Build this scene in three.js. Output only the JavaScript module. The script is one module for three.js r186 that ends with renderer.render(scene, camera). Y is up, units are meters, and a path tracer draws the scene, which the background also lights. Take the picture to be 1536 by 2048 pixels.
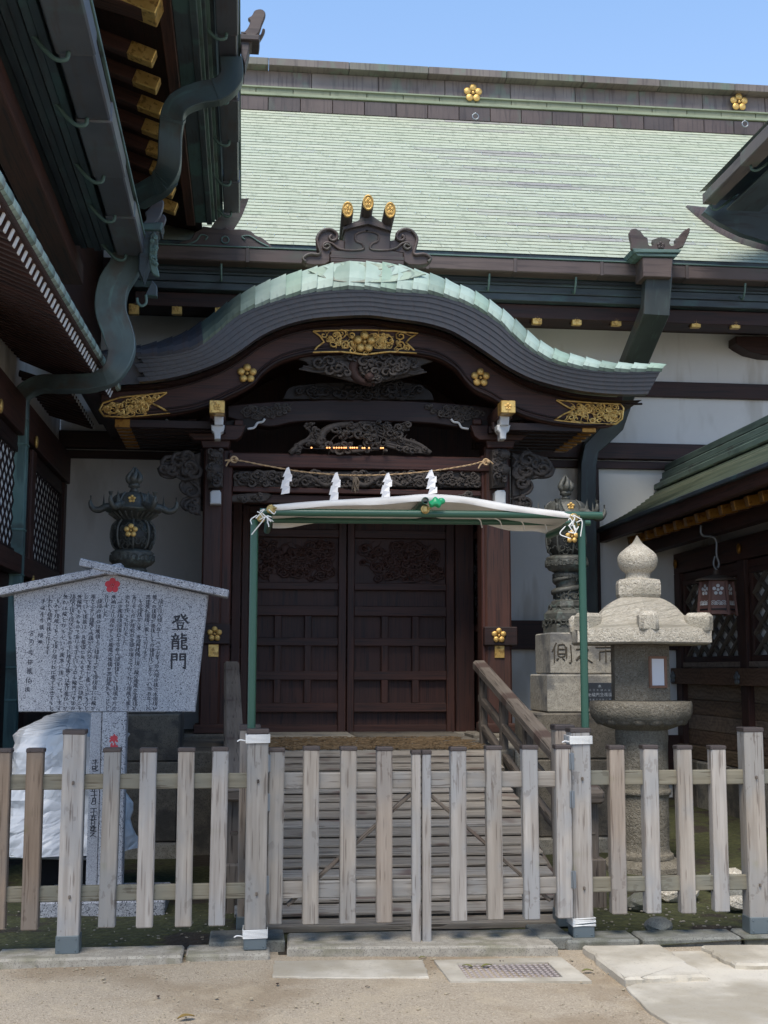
import * as THREE from 'three';
import { mergeGeometries, toCreasedNormals } from 'three/addons/utils/BufferGeometryUtils.js';

// ---------------------------------------------------------------- camera, sky, sun, exposure
const scene = new THREE.Scene();
const FOCAL = 2500, EYE = 1.53;                       // focal length in photo pixels, eye height above the kerb
const camera = new THREE.PerspectiveCamera(2 * Math.atan(1024 / FOCAL) * 180 / Math.PI, 0.75, 0.1, 400);
camera.rotation.order = 'YXZ';
camera.position.set(0, EYE, 0);
camera.rotation.set(Math.atan(316 / FOCAL), -Math.atan(278 / FOCAL), 0.002);
camera.updateMatrixWorld(true); camera.updateProjectionMatrix();

const renderer = new THREE.WebGLRenderer({ antialias: true });
renderer.setSize(768, 1024);
renderer.toneMapping = THREE.LinearToneMapping;
renderer.toneMappingExposure = 2.8;
renderer.shadowMap.enabled = true;

{ // clear, slightly hazy sky: one smooth gradient with height, the same all the way round
  const w = 64, h = 128, data = new Float32Array(w * h * 4);
  for (let j = 0; j < h; j++) {
    const el = ((j + 0.5) / h - 0.5) * Math.PI, s = Math.max(0, Math.sin(el));
    const hz = [0.98, 1.0, 1.03], ze = [0.01, 0.07, 0.188], ex = [0.16, 0.2, 0.28];
    for (let i = 0; i < w; i++) {
      const o = (j * w + i) * 4;
      for (let c = 0; c < 3; c++) data[o + c] = el < 0 ? 0.25 : hz[c] + (ze[c] - hz[c]) * Math.pow(s, ex[c]);
      data[o + 3] = 1;
    }
  }
  const t = new THREE.DataTexture(data, w, h, THREE.RGBAFormat, THREE.FloatType);
  t.mapping = THREE.EquirectangularReflectionMapping; t.magFilter = t.minFilter = THREE.LinearFilter;
  t.needsUpdate = true;
  scene.background = t; scene.environment = t;
}
const sun = new THREE.DirectionalLight(new THREE.Color(1.0, 0.94, 0.86), 1.5);
sun.position.set(-4, 25, 4.5); sun.target.position.set(1, 0, -10);
sun.castShadow = true; sun.shadow.radius = 60; sun.shadow.mapSize.set(2048, 2048);
Object.assign(sun.shadow.camera, { left: -14, right: 14, top: 14, bottom: -14, near: 1, far: 60 });
scene.add(sun, sun.target);

// ---------------------------------------------------------------- helpers
let SEED = 7;
const rnd = () => { SEED = (Math.imul(SEED, 1664525) + 1013904223) >>> 0; return SEED / 4294967296; };
const rr = (a, b) => a + (b - a) * rnd();
const V = (x, y, z) => new THREE.Vector3(x, y, z);
const ray = (px, py) => V(px / 768 - 1, 1 - py / 1024, 0.5).unproject(camera).sub(camera.position).normalize();
const W = (px, py, d) => { const r = ray(px, py); return camera.position.clone().addScaledVector(r, -d / r.z); };       // on the plane d metres ahead
const G = (px, py, y) => { const r = ray(px, py); return camera.position.clone().addScaledVector(r, (y - EYE) / r.y); };  // on a level plane
const S = (px, py, x) => { const r = ray(px, py); return camera.position.clone().addScaledVector(r, x / r.x); };          // on a plane across the view

const counts = {};
const numbered = (n) => { const k = counts[n] = (counts[n] ?? -1) + 1; return k ? n + '_' + String(k).padStart(3, '0') : n; };
const at0 = new WeakMap();
function thing(name, label, category, at = V(0, 0, 0), group) {
  const g = new THREE.Group(); g.name = numbered(name); g.position.copy(at); scene.add(g); at0.set(g, at);
  g.userData = { label, category }; if (group) g.userData.group = group;
  return g;
}
function part(parent, name, geo, mat, label) {       // geo in world metres
  const at = at0.get(parent) ?? V(0, 0, 0);
  geo = Array.isArray(geo) ? merge(geo) : geo;
  geo.translate(-at.x, -at.y, -at.z);
  const m = new THREE.Mesh(geo, mat); m.name = name; m.castShadow = m.receiveShadow = true;
  at0.set(m, at); parent.add(m);
  if (label) m.userData.label = label;
  return m;
}
function solo(name, geo, mat, label, category, group) {
  geo = Array.isArray(geo) ? merge(geo) : geo;
  geo.computeBoundingBox(); const b = geo.boundingBox, c = V((b.min.x + b.max.x) / 2, b.min.y, (b.min.z + b.max.z) / 2);
  geo.translate(-c.x, -c.y, -c.z);
  const m = new THREE.Mesh(geo, mat); m.name = numbered(name); m.position.copy(c); m.castShadow = m.receiveShadow = true; scene.add(m);
  m.userData = { label, category }; if (group) m.userData.group = group;
  return m;
}
function structure(name, geo, mat) {
  const m = new THREE.Mesh(Array.isArray(geo) ? merge(geo) : geo, mat); m.name = name; m.userData = { kind: 'structure' };
  m.castShadow = m.receiveShadow = true; scene.add(m); return m;
}
function merge(list) {
  return mergeGeometries(list.map((g) => {
    const h = g.index ? g.toNonIndexed() : g;
    for (const k of Object.keys(h.attributes)) if (!['position', 'normal', 'uv'].includes(k)) h.deleteAttribute(k);
    return h;
  }));
}
// uv in metres from positions: v runs along the grain axis
function uvBox(g, grain = 1, jitter = true) {
  if (g.index) g = g.toNonIndexed();
  if (!g.attributes.normal) g.computeVertexNormals();
  const p = g.attributes.position, n = g.attributes.normal, uv = new Float32Array(p.count * 2);
  const ou = jitter ? rnd() * 7 : 0, ov = jitter ? rnd() * 7 : 0;
  for (let i = 0; i < p.count; i++) {
    const a = [p.getX(i), p.getY(i), p.getZ(i)], q = [Math.abs(n.getX(i)), Math.abs(n.getY(i)), Math.abs(n.getZ(i))];
    // face normal of the triangle decides the plane
    const dom = q[0] > q[1] && q[0] > q[2] ? 0 : q[1] > q[2] ? 1 : 2;
    let vAx = grain, uAx;
    if (dom === grain) { vAx = (grain + 1) % 3; uAx = (grain + 2) % 3; } else uAx = 3 - dom - grain;
    uv[i * 2] = a[uAx] + ou; uv[i * 2 + 1] = a[vAx] + ov;
  }
  g.setAttribute('uv', new THREE.BufferAttribute(uv, 2));
  return g;
}
// chamfered box, 44 triangles, centred
function cbox(w, h, d, b = 0.004, grain = 1) {
  b = Math.min(b, w * 0.45, h * 0.45, d * 0.45);
  const X = w / 2, Y = h / 2, Z = d / 2, pos = [];
  const P = (sx, sy, sz, ax) => [sx * (ax === 0 ? X : X - b), sy * (ax === 1 ? Y : Y - b), sz * (ax === 2 ? Z : Z - b)];
  const tri = (A, B, C, out) => {
    const u = [B[0] - A[0], B[1] - A[1], B[2] - A[2]], v = [C[0] - A[0], C[1] - A[1], C[2] - A[2]];
    const n = [u[1] * v[2] - u[2] * v[1], u[2] * v[0] - u[0] * v[2], u[0] * v[1] - u[1] * v[0]];
    if (n[0] * out[0] + n[1] * out[1] + n[2] * out[2] < 0) pos.push(...A, ...C, ...B); else pos.push(...A, ...B, ...C);
  };
  const quad = (A, B, C, D, o) => { tri(A, B, C, o); tri(A, C, D, o); };
  for (const s of [-1, 1]) {
    quad(P(s, -1, -1, 0), P(s, 1, -1, 0), P(s, 1, 1, 0), P(s, -1, 1, 0), [s, 0, 0]);
    quad(P(-1, s, -1, 1), P(1, s, -1, 1), P(1, s, 1, 1), P(-1, s, 1, 1), [0, s, 0]);
    quad(P(-1, -1, s, 2), P(1, -1, s, 2), P(1, 1, s, 2), P(-1, 1, s, 2), [0, 0, s]);
    for (const t of [-1, 1]) {
      quad(P(s, t, -1, 0), P(s, t, 1, 0), P(s, t, 1, 1), P(s, t, -1, 1), [s, t, 0]);
      quad(P(s, -1, t, 0), P(s, 1, t, 0), P(s, 1, t, 2), P(s, -1, t, 2), [s, 0, t]);
      quad(P(-1, s, t, 1), P(1, s, t, 1), P(1, s, t, 2), P(-1, s, t, 2), [0, s, t]);
      for (const r of [-1, 1]) tri(P(s, t, r, 0), P(s, t, r, 1), P(s, t, r, 2), [s, t, r]);
    }
  }
  const g = new THREE.BufferGeometry();
  g.setAttribute('position', new THREE.Float32BufferAttribute(pos, 3));
  g.computeVertexNormals();
  return uvBox(g, grain);
}
const boxAt = (x, y, z, w, h, d, b, grain) => cbox(w, h, d, b, grain).translate(x, y, z);
const boxMM = (x0, x1, y0, y1, z0, z1, b, grain) => cbox(Math.abs(x1 - x0), Math.abs(y1 - y0), Math.abs(z1 - z0), b, grain).translate((x0 + x1) / 2, (y0 + y1) / 2, (z0 + z1) / 2);
// beam from A to B, w across (roughly level), h upright
function beam(A, B, w, h, b = 0.004, up = V(0, 1, 0)) {
  const L = A.distanceTo(B), g = cbox(w, h, L, b, 2), z = B.clone().sub(A).normalize();
  const x = new THREE.Vector3().crossVectors(up, z).normalize(), y = new THREE.Vector3().crossVectors(z, x);
  const m = new THREE.Matrix4().makeBasis(x, y, z).setPosition(A.clone().add(B).multiplyScalar(0.5));
  return g.applyMatrix4(m);
}
// surface through rows of points
function loft(rows, { closed = false, flat = false, grain } = {}) {
  const n = rows[0].length, pos = [], uv = [], idx = [];
  let v = 0;
  rows.forEach((row, j) => {
    if (j) v += row[n >> 1].distanceTo(rows[j - 1][n >> 1]);
    let u = 0;
    row.forEach((p, i) => { if (i) u += p.distanceTo(row[i - 1]); pos.push(p.x, p.y, p.z); uv.push(u, v); });
  });
  for (let j = 0; j < rows.length - 1; j++) for (let i = 0; i < n - 1; i++) {
    const a = j * n + i; idx.push(a, a + 1, a + n, a + 1, a + n + 1, a + n);
  }
  let g = new THREE.BufferGeometry();
  g.setAttribute('position', new THREE.Float32BufferAttribute(pos, 3));
  g.setAttribute('uv', new THREE.Float32BufferAttribute(uv, 2)); g.setIndex(idx);
  if (flat) g = g.toNonIndexed();
  g.computeVertexNormals();
  return grain === undefined ? g : uvBox(g, grain);
}
// round tube whose radius changes along the way
function tube(pts, radii, sides = 6, caps = true) {
  const n = pts.length, rows = [];
  let nrm = null;
  for (let i = 0; i < n; i++) {
    const t = pts[Math.min(n - 1, i + 1)].clone().sub(pts[Math.max(0, i - 1)]).normalize();
    if (!nrm) { nrm = Math.abs(t.y) < 0.9 ? V(0, 1, 0) : V(1, 0, 0); }
    nrm = nrm.clone().addScaledVector(t, -nrm.dot(t)).normalize();
    const bi = new THREE.Vector3().crossVectors(t, nrm), r = Array.isArray(radii) ? radii[i] : radii, row = [];
    for (let k = 0; k <= sides; k++) { const a = k / sides * Math.PI * 2; row.push(pts[i].clone().addScaledVector(nrm, Math.cos(a) * r).addScaledVector(bi, Math.sin(a) * r)); }
    rows.push(row);
  }
  if (caps) { rows.unshift(rows[0].map(() => pts[0].clone())); rows.push(rows[rows.length - 1].map(() => pts[n - 1].clone())); }
  return loft(rows);
}
const smooth = (pts, n) => new THREE.CatmullRomCurve3(pts, false, 'centripetal').getPoints(n);
// flat or boxed section swept along a path; a: direction of the width
function sweep(pts, w, h, a, b = 0.15) {
  const rows = [], n = pts.length;
  for (let i = 0; i < n; i++) {
    const t = pts[Math.min(n - 1, i + 1)].clone().sub(pts[Math.max(0, i - 1)]).normalize();
    const A = (typeof a === 'function' ? a(i / (n - 1), t) : a.clone()); A.addScaledVector(t, -A.dot(t)).normalize();
    const B = new THREE.Vector3().crossVectors(t, A), ww = (typeof w === 'function' ? w(i / (n - 1)) : w) / 2, hh = (typeof h === 'function' ? h(i / (n - 1)) : h) / 2;
    const c = Math.min(ww, hh) * b, row = [];
    for (const [x, y] of [[-ww + c, -hh], [ww - c, -hh], [ww, -hh + c], [ww, hh - c], [ww - c, hh], [-ww + c, hh], [-ww, hh - c], [-ww, -hh + c], [-ww + c, -hh]])
      row.push(pts[i].clone().addScaledVector(A, x).addScaledVector(B, y));
    rows.push(row);
  }
  rows.unshift(rows[0].map(() => pts[0].clone())); rows.push(rows[rows.length - 1].map(() => pts[n - 1].clone()));
  return toCreasedNormals(loft(rows), 0.5);
}
// outline in x,y extruded backwards from z
function slab(pts, z, t, bevel = 0.004, grain = 0) {
  const s = new THREE.Shape(pts.map((p) => new THREE.Vector2(p.x ?? p[0], p.y ?? p[1])));
  const g = new THREE.ExtrudeGeometry(s, { depth: Math.max(1e-4, t - 2 * bevel), bevelEnabled: bevel > 0, bevelThickness: bevel, bevelSize: bevel, bevelOffset: -bevel, bevelSegments: 1 });
  g.translate(0, 0, z - t + bevel);
  return uvBox(g, grain);
}
// outline on level ground extruded downwards from y
function flag(pts, y, t, bevel = 0.006) {
  const s = new THREE.Shape(pts.map((p) => new THREE.Vector2(p.x, -p.z)));
  const g = new THREE.ExtrudeGeometry(s, { depth: Math.max(1e-4, t - bevel), bevelEnabled: bevel > 0, bevelThickness: bevel, bevelSize: bevel, bevelOffset: -bevel, bevelSegments: 1 });
  g.rotateX(-Math.PI / 2); g.translate(0, y - t, 0);
  return uvBox(g, 0);
}
function turned(profile, sides, x, y, z, rot = 0, flat = false) {     // profile: [radius, height]
  let g = new THREE.LatheGeometry(profile.map(([r, h]) => new THREE.Vector2(Math.max(1e-4, r), h)), sides);
  if (flat) { g = g.toNonIndexed(); g.computeVertexNormals(); g.rotateY(rot); g.translate(x, y, z); return uvBox(g, 1); }
  const uv = g.attributes.uv, R = Math.max(...profile.map((q) => q[0])), n = profile.length, run = [0], o = rnd() * 5;   // wrapped round, in metres
  for (let i = 1; i < n; i++) run.push(run[i - 1] + Math.hypot(profile[i][0] - profile[i - 1][0], profile[i][1] - profile[i - 1][1]));
  for (let i = 0; i < uv.count; i++) uv.setXY(i, uv.getX(i) * Math.PI * 2 * R * 0.8 + o, run[i % n] + o);
  g.rotateY(rot); g.translate(x, y, z);
  return g;
}
const ball = (x, y, z, r, sx = 1, sy = 1, sz = 1, a = 10, b = 7) => new THREE.SphereGeometry(r, a, b).scale(sx, sy, sz).translate(x, y, z);
const inside = (x, y, poly) => { let c = false; for (let i = 0, j = poly.length - 1; i < poly.length; j = i++) { const [xi, yi] = poly[i], [xj, yj] = poly[j]; if ((yi > y) !== (yj > y) && x < (xj - xi) * (y - yi) / (yj - yi) + xi) c = !c; } return c; };
// plum-blossom crest facing the viewer
function plum(x, y, z, R, thick = 0.45, turn = 0) {
  const list = [], r = R * 0.40;
  for (let k = 0; k < 5; k++) { const a = Math.PI / 2 + turn + k * Math.PI * 2 / 5; list.push(ball(x + Math.cos(a) * R * 0.63, y + Math.sin(a) * R * 0.63, z, r, 1, 1, thick, 12, 8)); }
  list.push(ball(x, y, z + r * 0.2, R * 0.19, 1, 1, 0.9, 8, 6));
  return merge(list);
}
// relief of curling scrolls inside an outline [[x,y]...] lying at z
function scrolls(poly, z, { n = 40, r = 0.012, size = 0.07, seed = 1, rise = 0.02, flow = 0 } = {}) {
  const keep = SEED; SEED = seed * 7919 + 13;
  let x0 = 1e9, x1 = -1e9, y0 = 1e9, y1 = -1e9;
  for (const [x, y] of poly) { x0 = Math.min(x0, x); x1 = Math.max(x1, x); y0 = Math.min(y0, y); y1 = Math.max(y1, y); }
  const list = [];
  for (let k = 0, tries = 0; k < n && tries < n * 40; tries++) {
    const R = size * rr(0.55, 1.15), cx = rr(x0, x1), cy = rr(y0, y1), dir = rnd() < 0.5 ? -1 : 1, a0 = rr(0, 6.28), turns = rr(0.9, 1.6), pts = [], rad = [];
    let bad = 0; const zz = z + rr(0, rise), N = 11;
    for (let i = 0; i < N; i++) {                       // spiral winding in
      const t = i / (N - 1), a = a0 + dir * turns * 6.28 * t, q = R * (1 - 0.82 * t);
      const x = cx + Math.cos(a) * q, y = cy + Math.sin(a) * q * 0.85;
      if (!inside(x, y, poly)) bad++;
      pts.push(V(x, y, zz + rise * t)); rad.push(r * (0.75 + 0.5 * Math.sin(Math.PI * (0.15 + 0.85 * t))));
    }
    const tail = [], tr = [], tx = -Math.sin(a0) * dir, ty = Math.cos(a0) * dir;
    for (let i = 5; i >= 1; i--) { const t = i / 5, x = pts[0].x - tx * R * 1.6 * t + Math.cos(a0) * R * 0.9 * t * t, y = pts[0].y - ty * R * 1.2 * t + Math.sin(a0) * R * 0.7 * t * t; if (!inside(x, y, poly)) bad++; tail.push(V(x, y, zz - rise * 0.4 * t)); tr.push(r * (0.9 - 0.65 * t)); }
    if (bad > 1) continue;
    list.push(tube([...tail, ...pts], [...tr, ...rad], 5)); k++;
  }
  SEED = keep;
  return list.length ? merge(list) : new THREE.BufferGeometry();
}
// ---------------------------------------------------------------- procedural surfaces
const hash = (x, y, s) => { let h = Math.imul(x, 374761393) ^ Math.imul(y, 668265263) ^ Math.imul(s, 1274126177); h = Math.imul(h ^ (h >>> 13), 1103515245); h ^= h >>> 16; return (h >>> 0) / 4294967296; };
const mod = (a, n) => ((a % n) + n) % n;
function noise(x, y, px, py, s) {                        // value noise repeating every px, py
  const ix = Math.floor(x), iy = Math.floor(y), fx = x - ix, fy = y - iy, u = fx * fx * (3 - 2 * fx), v = fy * fy * (3 - 2 * fy);
  const a = mod(ix, px), b = mod(ix + 1, px), c = mod(iy, py), d = mod(iy + 1, py);
  const p = hash(a, c, s), q = hash(b, c, s), r = hash(a, d, s), t = hash(b, d, s);
  return p + (q - p) * u + (r - p + (p - q - r + t) * u) * v;
}
function fbm(u, v, fx, fy, oct, s) { let a = 0.5, t = 0, n = 0; for (let i = 0; i < oct; i++) { t += a * noise(u * fx, v * fy, fx, fy, s + i * 17); n += a; a *= 0.55; fx *= 2; fy *= 2; } return t / n; }
const mix = (a, b, t) => a + (b - a) * t, mix3 = (a, b, t) => [mix(a[0], b[0], t), mix(a[1], b[1], t), mix(a[2], b[2], t)], cl = (t) => Math.min(1, Math.max(0, t)), ss = (a, b, t) => { t = cl((t - a) / (b - a)); return t * t * (3 - 2 * t); };
// fn(u, v) gives [r, g, b, height]: colours as sRGB 0-255, height 0-1
function surface(size, metres, fn, { bump = 0, rough = 0.8, metal = 0, tints = 1, extra = {} } = {}) {
  const a = new Uint8Array(size * size * 4), b = new Uint8Array(size * size * 4);
  for (let j = 0; j < size; j++) for (let i = 0; i < size; i++) {
    const c = fn((i + 0.5) / size, (j + 0.5) / size), o = (j * size + i) * 4;
    for (let k = 0; k < 3; k++) { a[o + k] = Math.min(255, Math.max(0, c[k])); b[o + k] = cl(c[3]) * 255; }
    a[o + 3] = b[o + 3] = 255;
  }
  const mk = (d, srgb) => { const t = new THREE.DataTexture(d, size, size); t.wrapS = t.wrapT = THREE.RepeatWrapping; t.magFilter = THREE.LinearFilter; t.minFilter = THREE.LinearMipmapLinearFilter; t.generateMipmaps = true; if (srgb) t.colorSpace = THREE.SRGBColorSpace; t.repeat.set(1 / metres, 1 / metres); t.needsUpdate = true; return t; };
  const map = mk(a, true), bm = bump ? mk(b, false) : null;
  return (tint = 0xffffff, o = {}) => new THREE.MeshPhysicalMaterial({ color: tint, map, roughness: rough, metalness: metal, ...(bm ? { bumpMap: bm, bumpScale: bump } : {}), side: THREE.DoubleSide, ...extra, ...o });
}
const plain = (color, rough = 0.7, metal = 0, o = {}) => new THREE.MeshPhysicalMaterial({ color, roughness: rough, metalness: metal, side: THREE.DoubleSide, ...o });

const fenceWood = surface(512, 1.1, (u, v) => {
  const g = fbm(u, v, 48, 3, 4, 3), f = fbm(u, v, 160, 6, 2, 9), p = fbm(u, v, 5, 3, 4, 21), st = fbm(u, v, 40, 26, 3, 33);
  let c = mix3([138, 129, 119], [192, 184, 174], g); c = mix3(c, [150, 149, 147], ss(0.36, 0.66, p) * 0.8);
  const crack = ss(0.68, 0.8, f) * 0.38 + ss(0.66, 0.74, st) * ss(0.45, 0.6, p) * 0.2; c = mix3(c, [74, 62, 54], crack);
  const moss = ss(0.66, 0.8, fbm(u, v, 4, 3, 4, 55)); c = mix3(c, [124, 126, 92], moss * 0.55);
  return [...c, 0.55 + 0.4 * g - crack];
}, { bump: 0.003, rough: 0.9 });
const rampWood = surface(512, 1.2, (u, v) => {
  const g = fbm(u, v, 60, 3, 4, 4), p = fbm(u, v, 5, 4, 4, 12), f = fbm(u, v, 140, 5, 2, 8);
  let c = mix3([136, 126, 114], [194, 186, 174], g); c = mix3(c, [122, 118, 112], p * 0.6); c = mix3(c, [78, 50, 44], ss(0.62, 0.75, fbm(u, v, 3, 3, 3, 71)) * 0.5);
  return [...mix3(c, [52, 44, 38], ss(0.68, 0.8, f) * 0.6), g - ss(0.68, 0.8, f)];
}, { bump: 0.004, rough: 0.9 });
const darkWood = surface(512, 1.3, (u, v) => {
  const g = fbm(u, v, 60, 2, 4, 14), p = fbm(u, v, 4, 2, 4, 2), f = fbm(u, v, 150, 4, 2, 18);
  let c = mix3([58, 31, 24], [96, 56, 42], g); c = mix3(c, [60, 41, 33], p * 0.7);
  return [...mix3(c, [26, 16, 15], ss(0.6, 0.8, f) * 0.6), g];
}, { bump: 0.002, rough: 0.6 });
const carveWood = surface(256, 0.8, (u, v) => { const g = fbm(u, v, 10, 10, 4, 31); return [...mix3([52, 46, 42], [92, 84, 78], g), g]; }, { bump: 0.004, rough: 0.75 });
const plasterMat = surface(512, 3, (u, v) => {
  const p = fbm(u, v, 4, 4, 5, 41), q = fbm(u, v, 60, 60, 3, 5), s = fbm(u, v, 9, 3, 4, 77);
  let c = mix3([216, 213, 207], [232, 229, 223], p); c = mix3(c, [196, 191, 182], ss(0.58, 0.78, s) * 0.6); c = mix3(c, [176, 166, 150], ss(0.66, 0.8, fbm(u, v, 14, 2, 4, 78)) * 0.35);
  return [...c, 0.4 * q + 0.6 * p];
}, { bump: 0.003, rough: 0.92 });
const granite = surface(512, 0.42, (u, v) => {
  const a = noise(u * 128, v * 128, 128, 128, 5), b = noise(u * 74, v * 74, 74, 74, 15), d = noise(u * 100, v * 100, 100, 100, 25), p = fbm(u, v, 6, 6, 3, 6);
  let c = mix3([150, 150, 153], [186, 186, 188], a); c = mix3(c, [66, 66, 72], ss(0.66, 0.76, b)); c = mix3(c, [222, 222, 222], ss(0.72, 0.82, d) * 0.9);
  return [...mix3(c, [140, 140, 145], p * 0.25), a];
}, { bump: 0.0006, rough: 0.55 });
const oldStone = surface(512, 0.6, (u, v) => {
  const a = fbm(u, v, 40, 40, 4, 51), b = noise(u * 150, v * 150, 150, 150, 61), p = fbm(u, v, 4, 4, 4, 16), d = noise(u * 110, v * 110, 110, 110, 19);
  let c = mix3([166, 156, 138], [212, 204, 187], a); c = mix3(c, [112, 104, 92], ss(0.7, 0.85, b) * 0.8); c = mix3(c, [226, 220, 206], ss(0.78, 0.88, d) * 0.8);
  c = mix3(c, [146, 140, 124], ss(0.5, 0.72, p) * 0.6);
  return [...c, 0.65 * a + 0.35 * b];
}, { bump: 0.009, rough: 0.95 });
const pedStone = surface(512, 0.9, (u, v) => {
  const a = noise(u * 200, v * 200, 200, 200, 52), b = fbm(u, v, 30, 30, 3, 62), p = fbm(u, v, 4, 3, 5, 26);
  let c = mix3([142, 136, 124], [178, 172, 158], b); c = mix3(c, [104, 98, 88], ss(0.6, 0.85, a) * 0.7); c = mix3(c, [92, 92, 92], ss(0.5, 0.7, p) * 0.65);
  return [...c, b];
}, { bump: 0.003, rough: 0.93 });
const kerbStone = surface(512, 0.9, (u, v) => {
  const a = noise(u * 220, v * 220, 220, 220, 53), b = fbm(u, v, 24, 24, 4, 63), p = fbm(u, v, 5, 4, 4, 27);
  let c = mix3([142, 134, 120], [184, 176, 160], b); c = mix3(c, [108, 102, 94], ss(0.62, 0.85, a) * 0.6); c = mix3(c, [112, 108, 84], ss(0.6, 0.76, p) * 0.5);
  return [...c, b];
}, { bump: 0.004, rough: 0.93 });
const roofGreen = surface(512, 2.2, (u, v) => {
  const p = fbm(u, v, 5, 5, 5, 81), q = fbm(u, v, 40, 9, 3, 82), s = fbm(u, v, 3, 12, 4, 83);
  let c = mix3([160, 169, 146], [194, 197, 175], p); c = mix3(c, [140, 147, 126], ss(0.55, 0.8, q) * 0.45); c = mix3(c, [164, 164, 158], ss(0.62, 0.8, s) * 0.4);
  return [...c, q];
}, { bump: 0.002, rough: 0.62 });
const copperBrown = surface(512, 1.6, (u, v) => {
  const p = fbm(u, v, 5, 5, 5, 91), q = fbm(u, v, 60, 4, 3, 92), s = fbm(u, v, 6, 3, 4, 93);
  let c = mix3([114, 103, 98], [148, 136, 129], p); c = mix3(c, [92, 82, 80], ss(0.5, 0.8, q) * 0.6); c = mix3(c, [122, 144, 126], ss(0.64, 0.78, s) * 0.45);
  return [...c, q];
}, { bump: 0.001, rough: 0.5 });
const copperDark = surface(512, 1.6, (u, v) => {
  const p = fbm(u, v, 5, 5, 5, 94), q = fbm(u, v, 50, 5, 3, 95), s = fbm(u, v, 5, 4, 5, 96);
  let c = mix3([52, 62, 68], [80, 92, 96], p); c = mix3(c, [50, 44, 46], ss(0.5, 0.8, q) * 0.5); c = mix3(c, [82, 122, 116], ss(0.60, 0.76, s) * 0.55);
  return [...c, q];
}, { bump: 0.001, rough: 0.5 });
const slateCopper = surface(512, 1.4, (u, v) => {
  const p = fbm(u, v, 5, 5, 5, 194), q = fbm(u, v, 50, 5, 3, 195), s = fbm(u, v, 5, 4, 5, 196);
  let c = mix3([72, 76, 84], [100, 103, 110], p); c = mix3(c, [88, 76, 74], ss(0.5, 0.8, q) * 0.5); c = mix3(c, [96, 122, 118], ss(0.66, 0.8, s) * 0.4);
  return [...c, q];
}, { bump: 0.001, rough: 0.36 });
const pipeCopper = surface(512, 1.0, (u, v) => {
  const p = fbm(u, v, 6, 4, 5, 197), q = fbm(u, v, 24, 4, 3, 198), s = fbm(u, v, 5, 3, 4, 199);
  let c = mix3([84, 98, 98], [122, 140, 138], p); c = mix3(c, [104, 88, 80], ss(0.48, 0.7, s) * 0.55); c = mix3(c, [132, 168, 160], ss(0.6, 0.8, q) * 0.5);
  return [...c, q];
}, { bump: 0.001, rough: 0.42 });
const copperTeal = surface(512, 1.2, (u, v) => {
  const p = fbm(u, v, 6, 4, 5, 97), q = fbm(u, v, 30, 4, 3, 98), s = fbm(u, v, 4, 4, 4, 99);
  let c = mix3([148, 168, 156], [190, 206, 193], p); c = mix3(c, [116, 130, 126], ss(0.5, 0.75, q) * 0.6); c = mix3(c, [104, 92, 84], ss(0.62, 0.78, s) * 0.5);
  return [...c, q];
}, { bump: 0.001, rough: 0.6 });
const bronzeMat = surface(256, 0.5, (u, v) => { const p = fbm(u, v, 6, 6, 4, 101), q = fbm(u, v, 24, 24, 3, 102); return [...mix3(mix3([66, 65, 59], [100, 99, 90], q), [112, 136, 126], ss(0.58, 0.78, p) * 0.5), q]; }, { bump: 0.004, rough: 0.55, metal: 0.2 });
const goldMat = surface(256, 0.3, (u, v) => { const p = fbm(u, v, 6, 6, 4, 111), q = fbm(u, v, 30, 30, 2, 112); return [...mix3(mix3([206, 160, 82], [240, 204, 130], p), [142, 100, 52], ss(0.56, 0.74, fbm(u, v, 9, 9, 4, 113)) * 0.6), q]; }, { bump: 0.001, rough: 0.36, metal: 0.6 });
const gravelMat = surface(1024, 2.0, (u, v) => {
  const a = noise(u * 400, v * 400, 400, 400, 121), b = noise(u * 200, v * 200, 200, 200, 122), p = fbm(u, v, 4, 4, 5, 123), q = fbm(u, v, 12, 9, 4, 125);
  let c = mix3([164, 152, 133], [212, 200, 179], a * 0.65 + b * 0.35); c = mix3(c, [110, 98, 82], ss(0.82, 0.94, b) * 0.6); c = mix3(c, [236, 224, 200], ss(0.82, 0.95, a) * 0.5); c = mix3(c, [150, 132, 106], ss(0.45, 0.7, p) * 0.5); c = mix3(c, [206, 192, 166], ss(0.55, 0.75, q) * 0.35);
  return [...c, 0.6 * a + 0.4 * b];
}, { bump: 0.006, rough: 0.97 });
const mossMat = surface(512, 1.6, (u, v) => {
  const a = fbm(u, v, 60, 60, 3, 131), p = fbm(u, v, 5, 5, 5, 132), d = noise(u * 120, v * 120, 120, 120, 133);
  let c = mix3([46, 48, 26], [86, 87, 48], a); c = mix3(c, [52, 44, 34], ss(0.5, 0.66, p)); c = mix3(c, [120, 112, 96], ss(0.9, 0.97, d) * 0.8);
  return [...c, a];
}, { bump: 0.015, rough: 1 });
const concreteMat = surface(512, 1.8, (u, v) => {
  const a = noise(u * 256, v * 256, 256, 256, 141), p = fbm(u, v, 5, 5, 5, 142), q = fbm(u, v, 20, 20, 3, 143);
  let c = mix3([162, 151, 131], [212, 202, 183], ss(0.25, 0.7, p)); c = mix3(c, [140, 130, 114], ss(0.8, 0.95, a) * 0.5); return [...mix3(c, [192, 186, 176], q * 0.4), 0.5 * q + 0.5 * a];
}, { bump: 0.003, rough: 0.95 });
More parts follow.
